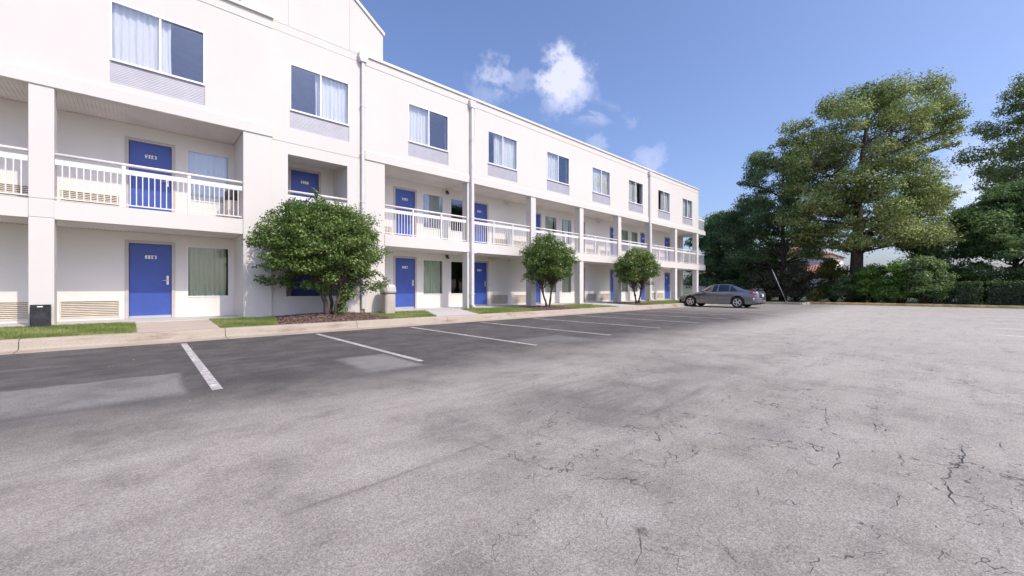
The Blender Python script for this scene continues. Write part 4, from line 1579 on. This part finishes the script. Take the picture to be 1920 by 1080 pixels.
def hip(x0, x1, y0, y1, z, h, name, par):
    ov = .45
    a, b, c, d = x0 - ov, x1 + ov, y0 - ov, y1 + ov
    ry = (c + d) / 2
    k = min((d - c) / 2, (b - a) / 2) * .9
    mb = MB()
    mb.add([(a, c, z), (b, c, z), (b, d, z), (a, d, z), (a + k, ry, z + h), (b - k, ry, z + h)], [(0, 1, 5, 4), (1, 2, 5), (2, 3, 4, 5), (3, 0, 4), (0, 3, 2, 1)])
    o = mb.build(name, 'tile_red', par)
    t = MB()
    n = int((d - c) / .28)
    for i in range(n):                        # tile ribs on the slope that faces the lot
        y = c + (i + .5) * (d - c) / n
        f = 1 - abs(y - ry) / ((d - c) / 2)
        t.tube([(a - .02, y, z + .03), (a + k * f, y, z + h * f + .05)], .085, 6)
    q = t.build('tile_ribs', 'tile_red', o)
    q['kind'] = 'stuff'
    return o


MB().box(HX, HX + 9, hy - 2.6, hy + 2.9, -.05, 2.75).build('wall', 'house_wall', root)
hip(HX, HX + 9, hy - 2.6, hy + 2.9, 2.75, 1.7, 'roof', root)
MB().box(HX + 5, HX + 16, hy - 1.0, hy + 9, -.05, 6.0).build('wall', 'house_wall', root)
hip(HX + 5, HX + 16, hy - 1.0, hy + 9, 6.0, 1.8, 'roof', root)
for (yy, zz) in ((hy + 3.6, 3.6), (hy + 6.2, 3.6)):
    w_ = MB().box(HX + 4.94, HX + 4.99, yy - .55, yy + .55, zz, zz + 1.4).build('window', 'window_frame', root)
    MB().box(HX + 4.92, HX + 4.935, yy - .45, yy + .45, zz + .1, zz + 1.3).build('pane', 'car_black', w_)

fx_ = 52.0
f0, f1 = at(1760, fx_), at(2000, fx_)
root = empty('rail_fence', (fx_, f0, .06), 'pale fence seen over and beside the dark hedge', 'fence', world=True)
n = int(abs(f1 - f0) / 1.6)
for k in range(n + 1):
    y = f0 + (f1 - f0) * k / n
    MB().box(fx_ - .05, fx_ + .05, y - .05, y + .05, .06, 1.75).build('post', 'fence_white', root)
for z in (.5, 1.05, 1.6):
    MB().box(fx_ - .02, fx_ + .02, min(f0, f1), max(f0, f1), z, z + .12).build('rail', 'fence_white', root)
m = int(abs(f1 - f0) / .14)
pk = MB()
for k in range(m):
    y = min(f0, f1) + k * .14
    pk.box(fx_ - .035, fx_ - .022, y, y + .05, .2, 1.7)
q = pk.build('pickets', 'fence_white', root)
q['kind'] = 'stuff'

ux = 37.6
uy = at(1310, ux)
root = empty('utility_cabinet', (ux, uy, .06), 'white utility cabinet standing just past the motel corner', 'cabinet')
MB().box(-.35, .35, -.45, .45, 0, 1.22, .03).build('body', 'fence_white', root)
MB().box(-.40, .40, -.5, .5, 1.22, 1.30, .02).build('lid', 'fence_white', root)
MB().box(-.365, -.351, -.38, .38, .1, 1.12, .004).build('door', 'fence_white', root)

pw = MB()
y0, y1 = at(1600, 90), at(2100, 90)
pw.tube([(90, y0 + (y1 - y0) * k / 12, 9.6 - 1.6 * (1 - (k / 6 - 1) ** 2)) for k in range(13)], .03, 5)
tag(pw.build('power_line', 'lamp_dark'), 'thin power line hanging in the sky gap right of the oak', 'power line')

# ------------------------------------------------------------------ the parked sedan
def smooth_interp(x, xs, ys):
    """monotone-ish cubic interpolation through a profile"""
    xs, ys = list(xs), list(ys)
    if x <= xs[0]:
        return ys[0]
    if x >= xs[-1]:
        return ys[-1]
    i = max(k for k in range(len(xs) - 1) if xs[k] <= x)
    h = xs[i + 1] - xs[i]
    t = (x - xs[i]) / h

    def slope(k):
        if k == 0 or k == len(xs) - 1:
            return (ys[min(k + 1, len(xs) - 1)] - ys[max(k - 1, 0)]) / (xs[min(k + 1, len(xs) - 1)] - xs[max(k - 1, 0)])
        a = (ys[k] - ys[k - 1]) / (xs[k] - xs[k - 1])
        b = (ys[k + 1] - ys[k]) / (xs[k + 1] - xs[k])
        return 0 if a * b <= 0 else 2 * a * b / (a + b)
    m0, m1 = slope(i) * h, slope(i + 1) * h
    t2, t3 = t * t, t * t * t
    return (2 * t3 - 3 * t2 + 1) * ys[i] + (t3 - 2 * t2 + t) * m0 + (-2 * t3 + 3 * t2) * ys[i + 1] + (t3 - t2) * m1


CL = 4.72
FA, RA, WR = .94, 3.65, .325                # axles, wheel radius
TOPX = [0, .10, .35, .80, 1.30, 1.62, 2.00, 2.35, 2.75, 3.15, 3.55, 3.95, 4.15, 4.45, 4.64, 4.72]
TOPZ = [.52, .66, .74, .84, .93, 1.12, 1.33, 1.395, 1.405, 1.38, 1.27, 1.10, 1.04, 1.02, .98, .80]
BELX = [0, .10, .4, 1.0, 1.5, 2.4, 3.4, 4.2, 4.6, 4.72]
BELZ = [.50, .62, .70, .80, .88, .915, .955, .965, .93, .78]
WX = [0, .06, .20, .5, 1.0, 2.2, 3.4, 4.1, 4.5, 4.66, 4.72]
WW = [.40, .58, .73, .83, .875, .895, .89, .855, .79, .70, .60]


def car_section(x):
    """half outline (lateral, height) from sill to centre line"""
    zt, zb, w = smooth_interp(x, TOPX, TOPZ), smooth_interp(x, BELX, BELZ), smooth_interp(x, WX, WW)
    zb = min(zb, zt - .015)
    sill = .235 if .5 < x < 4.3 else .235 + .10 * min(1, abs(x - (.5 if x < .5 else 4.3)) / .45)
    for ax in (FA, RA):
        d = abs(x - ax)
        R = WR + .055
        if d < R:
            sill = max(sill, .325 + math.sqrt(R * R - d * d) * .98)
    gh = max(0.0, zt - zb - .03)
    k = min(1.0, gh / .36)
    wr = w * (.955 - .335 * k)                # roof edge half width
    pts = [(w * .965, sill), (w * .985, sill + (max(.40, sill) - sill) * .6 + .01), (w * 1.0, max(.52, sill + .02)), (w * 1.0, max(.66, sill + .04)),
           (w * .985, max(zb - .09, sill + .06)), (w * .955, zb)]
    for f in (.33, .66, 1.0):
        e = w * .945 + (wr - w * .945) * f
        pts.append((e + .012 * math.sin(math.pi * f) * k, zb + .012 + (gh - .025 if gh > .03 else gh) * f * (1 if k > .2 else .6)))
    lx, lz = pts[-1]
    pts.append((lx * .90, lz + (zt - lz) * .62))
    pts.append((lx * .60, lz + (zt - lz) * .92))
    pts.append((0.0, zt))
    return pts


def build_car():
    root = empty('parked_car', (26.3, 11.86, .0), 'dark silver sedan with rear spoiler parked nose-in to the kerb', 'car')
    root.rotation_euler = (0, 0, math.radians(-90))   # local x runs from nose to tail
    xs = sorted(set([0, .02, .05, .09, .14] + [round(.2 + .06 * k, 3) for k in range(74)] + [4.60, 4.64, 4.67, 4.70, 4.72]))
    secs = [car_section(x) for x in xs]
    n = len(secs[0])
    body = MB()
    for s in (1, -1):
        vs = [(x, s * y, z) for x, sec in zip(xs, secs) for (y, z) in sec]
        fs = []
        for i in range(len(xs) - 1):
            for j in range(n - 1):
                q = (i * n + j, (i + 1) * n + j, (i + 1) * n + j + 1, i * n + j + 1)
                fs.append(q if s == -1 else tuple(reversed(q)))
        body.add(vs, fs, True)
    for i, rev in ((0, False), (len(xs) - 1, True)):   # nose and tail caps
        sec = secs[i]
        lo = [(xs[i], y, z) for y, z in sec] + [(xs[i], -y, z) for y, z in reversed(sec[:-1])]
        body.add(lo, [tuple(range(len(lo)))])
    body.build('body', 'car_paint', root)
    # dark underside and wheel wells
    MB().box(.25, CL - .25, -.72, .72, .20, .60).build('underbody', 'car_black', root)

    def patch(x0, x1, j0, j1, s, mat, name, off=.006, m=10, trim=None, par=root, both=False):
        """panel following the body skin between section points j0..j1"""
        mb = MB()
        rows = []
        for k in range(m + 1):
            fx = k / m
            sub = []
            for q in range(7):
                fq = q / 6
                j = j0 + (j1 - j0) * fq
                xa, xb = (x0, x1) if trim is None else trim(fq)
                x = xa + (xb - xa) * fx
                sec = car_section(x)
                i = min(int(j), n - 2)
                t = j - i
                y = sec[i][0] * (1 - t) + sec[i + 1][0] * t
                z = sec[i][1] * (1 - t) + sec[i + 1][1] * t
                sub.append((x, s * max(0.0, y + (off if j < 10.9 else 0)), z + (off * .6 if j > 6.5 else off * .25)))
            rows.append(sub)
        vs = [p for r in rows for p in r]
        fs = []
        for k in range(m):
            for q in range(6):
                f = (k * 7 + q, (k + 1) * 7 + q, (k + 1) * 7 + q + 1, k * 7 + q + 1)
                fs.append(f if s == -1 else tuple(reversed(f)))
        mb.add(vs, fs, True)
        if both:
            mb.add([(a, -b, c) for a, b, c in vs], [tuple(reversed(f)) for f in fs], True)
        return mb.build(name, mat, par)
    for s in (1, -1):
        # side glass: front door, rear door, quarter
        patch(0, 0, 5.15, 8.1, s, 'car_glass_dark', 'side_window', .010, 10, lambda f: (1.66 + .42 * f, 2.50))
        patch(0, 0, 5.15, 8.1, s, 'car_glass_dark', 'side_window', .010, 10, lambda f: (2.58, 3.18 - .02 * f))
        patch(0, 0, 5.15, 7.9, s, 'car_glass_dark', 'quarter_window', .010, 6, lambda f: (3.23, 3.72 - .40 * f))
        # door seams, mouldings
        for xx in (1.50, 2.54, 3.36):
            mb = MB()
            a = car_section(xx)
            mb.tube([(xx, s * (a[j][0] + .002), a[j][1]) for j in (1, 2, 3, 4, 5)], .005, 5)
            mb.build('door_seam', 'car_black', root)
        mb = MB()
        mb.tube([(x, s * (smooth_interp(x, WX, WW) + .008), .50 + .012 * (x - 1.5)) for x in np.linspace(1.42, 3.2, 8)], .016, 6)
        mb.build('side_moulding', 'car_paint', root)
        for hx, hz in ((2.28, .76), (3.14, .785)):
            MB().box(hx, hx + .16, s * .905 - .012, s * .905 + .012, hz, hz + .03, .005).build('door_handle', 'car_paint', root)
        mb = MB()
        mb.box(1.60, 1.80, s * 1.00 - .075, s * 1.00 + .075, .93, 1.05, .03).box(1.68, 1.76, min(s * .88, s * .96), max(s * .88, s * .96), .93, .97)
        mb.build('mirror', 'car_paint', root)
        patch(.07, .42, 3.6, 5.2, s, 'head_lamp', 'headlight', .008, 6)
        tl = patch(4.28, 4.60, 3.7, 5.25, s, 'tail_lamp', 'tail_light', .010, 6)
        patch(4.45, 4.56, 4.2, 4.7, s, 'tail_white', 'reverse_lamp', .014, 4, par=tl)
        for ax in (FA, RA):
            yw = s * .80
            wb = MB()
            prof = [(.20, -.09), (.285, -.105), (.315, -.09), (WR, -.05), (WR, .05), (.315, .09), (.285, .105), (.20, .09)]
            vs, fs = [], []
            N = 28
            for r, y in prof:
                for k in range(N):
                    a = 2 * math.pi * k / N
                    vs.append((ax + r * math.cos(a), yw + y, WR + r * math.sin(a)))
            for i in range(len(prof) - 1):
                for k in range(N):
                    fs.append((i * N + k, i * N + (k + 1) % N, (i + 1) * N + (k + 1) % N, (i + 1) * N + k))
            wb.add(vs, fs, True)
            wh = wb.build('wheel', 'tyre', root)
            rim = MB()
            yo = yw + s * .085
            ring = []
            for r, dy in ((.222, 0), (.222, .012), (.196, .014), (.186, -.02), (.186, -.10)):
                ring += [(ax + r * math.cos(2 * math.pi * k / N), yo + s * dy, WR + r * math.sin(2 * math.pi * k / N)) for k in range(N)]
            rim.add(ring, [(i * N + k, i * N + (k + 1) % N, (i + 1) * N + (k + 1) % N, (i + 1) * N + k) for i in range(4) for k in range(N)], True)
            for q in range(5):
                a = math.radians(90 + 72 * q + (0 if ax == FA else 20))
                d, p = Vector((math.cos(a), math.sin(a))), Vector((-math.sin(a), math.cos(a)))
                sp = []
                for (r, wd) in ((.03, .040), (.11, .032), (.20, .048)):
                    for e in (-1, 1):
                        sp.append((ax + d.x * r + p.x * wd * e, WR + d.y * r + p.y * wd * e, .012 - .05 * (.2 - r)))
                v2 = [(x, yo + s * (dy), z) for x, z, dy in sp] + [(x, yo + s * (dy - .03), z) for x, z, dy in sp]
                rim.add(v2, [(0, 1, 3, 2), (2, 3, 5, 4), (0, 2, 8, 6), (2, 4, 10, 8), (1, 7, 9, 3), (3, 9, 11, 5)])
            rim.tube([(ax, yo - s * .03, WR), (ax, yo + s * .012, WR)], .042, 12)
            rim.build('rim', 'rim', wh)
            dk = MB()
            dk.tube([(ax, yo - s * .085, WR), (ax, yo - s * .075, WR)], .186, 24)
            dk.build('brake', 'car_black', wh)
    patch(1.40, 2.02, 8.9, 11, 1, 'car_glass_dark', 'windscreen', .008, 10, both=True)
    patch(3.30, 4.00, 8.9, 11, 1, 'car_glass_dark', 'rear_window', .008, 10, both=True)
    # boot spoiler, bumper, plate, exhaust, grille
    sp = MB()
    sp.box(4.36, 4.60, -.66, .66, 1.095, 1.125, .012)
    for y in (-.58, .58):
        sp.box(4.40, 4.54, y - .03, y + .03, 1.0, 1.10)
    sp.build('spoiler', 'car_paint', root)
    bp = MB()
    for s in (0,):
        out = []
        for k in range(17):
            a = -1 + 2 * k / 16
            y = a * .84
            x = 4.80 - .34 * abs(a) ** 3.2
            out.append((x, y))
        vs = []
        for z, dx in ((.32, -.05), (.36, .0), (.55, .01), (.60, -.03), (.605, -.14)):
            vs += [(x + dx, y, z) for x, y in out]
        m = len(out)
        bp.add(vs, [(i * m + k, i * m + k + 1, (i + 1) * m + k + 1, (i + 1) * m + k) for i in range(4) for k in range(m - 1)], True)
    bp.build('rear_bumper', 'car_paint', root)
    fb = MB()
    vs = []
    for z, dx in ((.22, .03), (.26, .0), (.44, -.01), (.50, .05), (.505, .2)):
        for k in range(17):
            a = -1 + 2 * k / 16
            vs.append((-.06 + .30 * abs(a) ** 3 + dx, a * .80, z))
    fb.add(vs, [(i * 17 + k, (i + 1) * 17 + k, (i + 1) * 17 + k + 1, i * 17 + k + 1) for i in range(4) for k in range(16)], True)
    fb.build('front_bumper', 'car_paint', root)
    MB().box(4.725, 4.735, -.16, .16, .66, .80, .003).build('licence_plate', 'plate', root)
    for s in (-1, 1):
        MB().tube([(4.55, s * .48, .27), (4.70, s * .48, .27)], .034, 12).build('exhaust_pipe', 'lamp_dark', root)
    for y in (-.37, .37):
        st = MB()
        st.box(2.15, 2.65, y - .22, y + .22, .45, .68, .05).box(2.55, 2.72, y - .22, y + .22, .60, 1.12, .05).box(2.62, 2.70, y - .12, y + .12, 1.12, 1.24, .03)
        st.build('seat', 'seat_cloth', root)
    return root


make_glass('car_glass_dark', (0.10, 0.12, 0.13), 0.10)
build_car()


# ------------------------------------------------------------------ dry leaves and grit blown on the asphalt
def litter():
    mb = MB()
    for k in range(420):
        if k < 260:
            x, y = random.uniform(-3, 24), 10.8 - abs(random.gauss(0, .5))
        else:
            x, y = random.uniform(-1, 9), random.uniform(0.8, 10)
        r = random.uniform(.006, .022)
        a = random.uniform(0, 6.3)
        q = Matrix.Rotation(a, 3, 'Z') @ Matrix.Rotation(random.gauss(0, .3), 3, 'X')
        c = Vector((x, y, .010))
        mb.add([c + q @ Vector(p) for p in ((-r, 0, 0), (0, -r * .45, .002), (r, 0, .004), (0, r * .45, .002))], [(0, 1, 2, 3)])
    o = mb.build('leaf_litter', 'dry_leaf')
    o['kind'] = 'stuff'
    o['label'] = 'dry leaves and grit scattered on the asphalt near the kerb'


simple('dry_leaf', (0.36, 0.27, 0.18), 0.8, 0.6, 8)
litter()
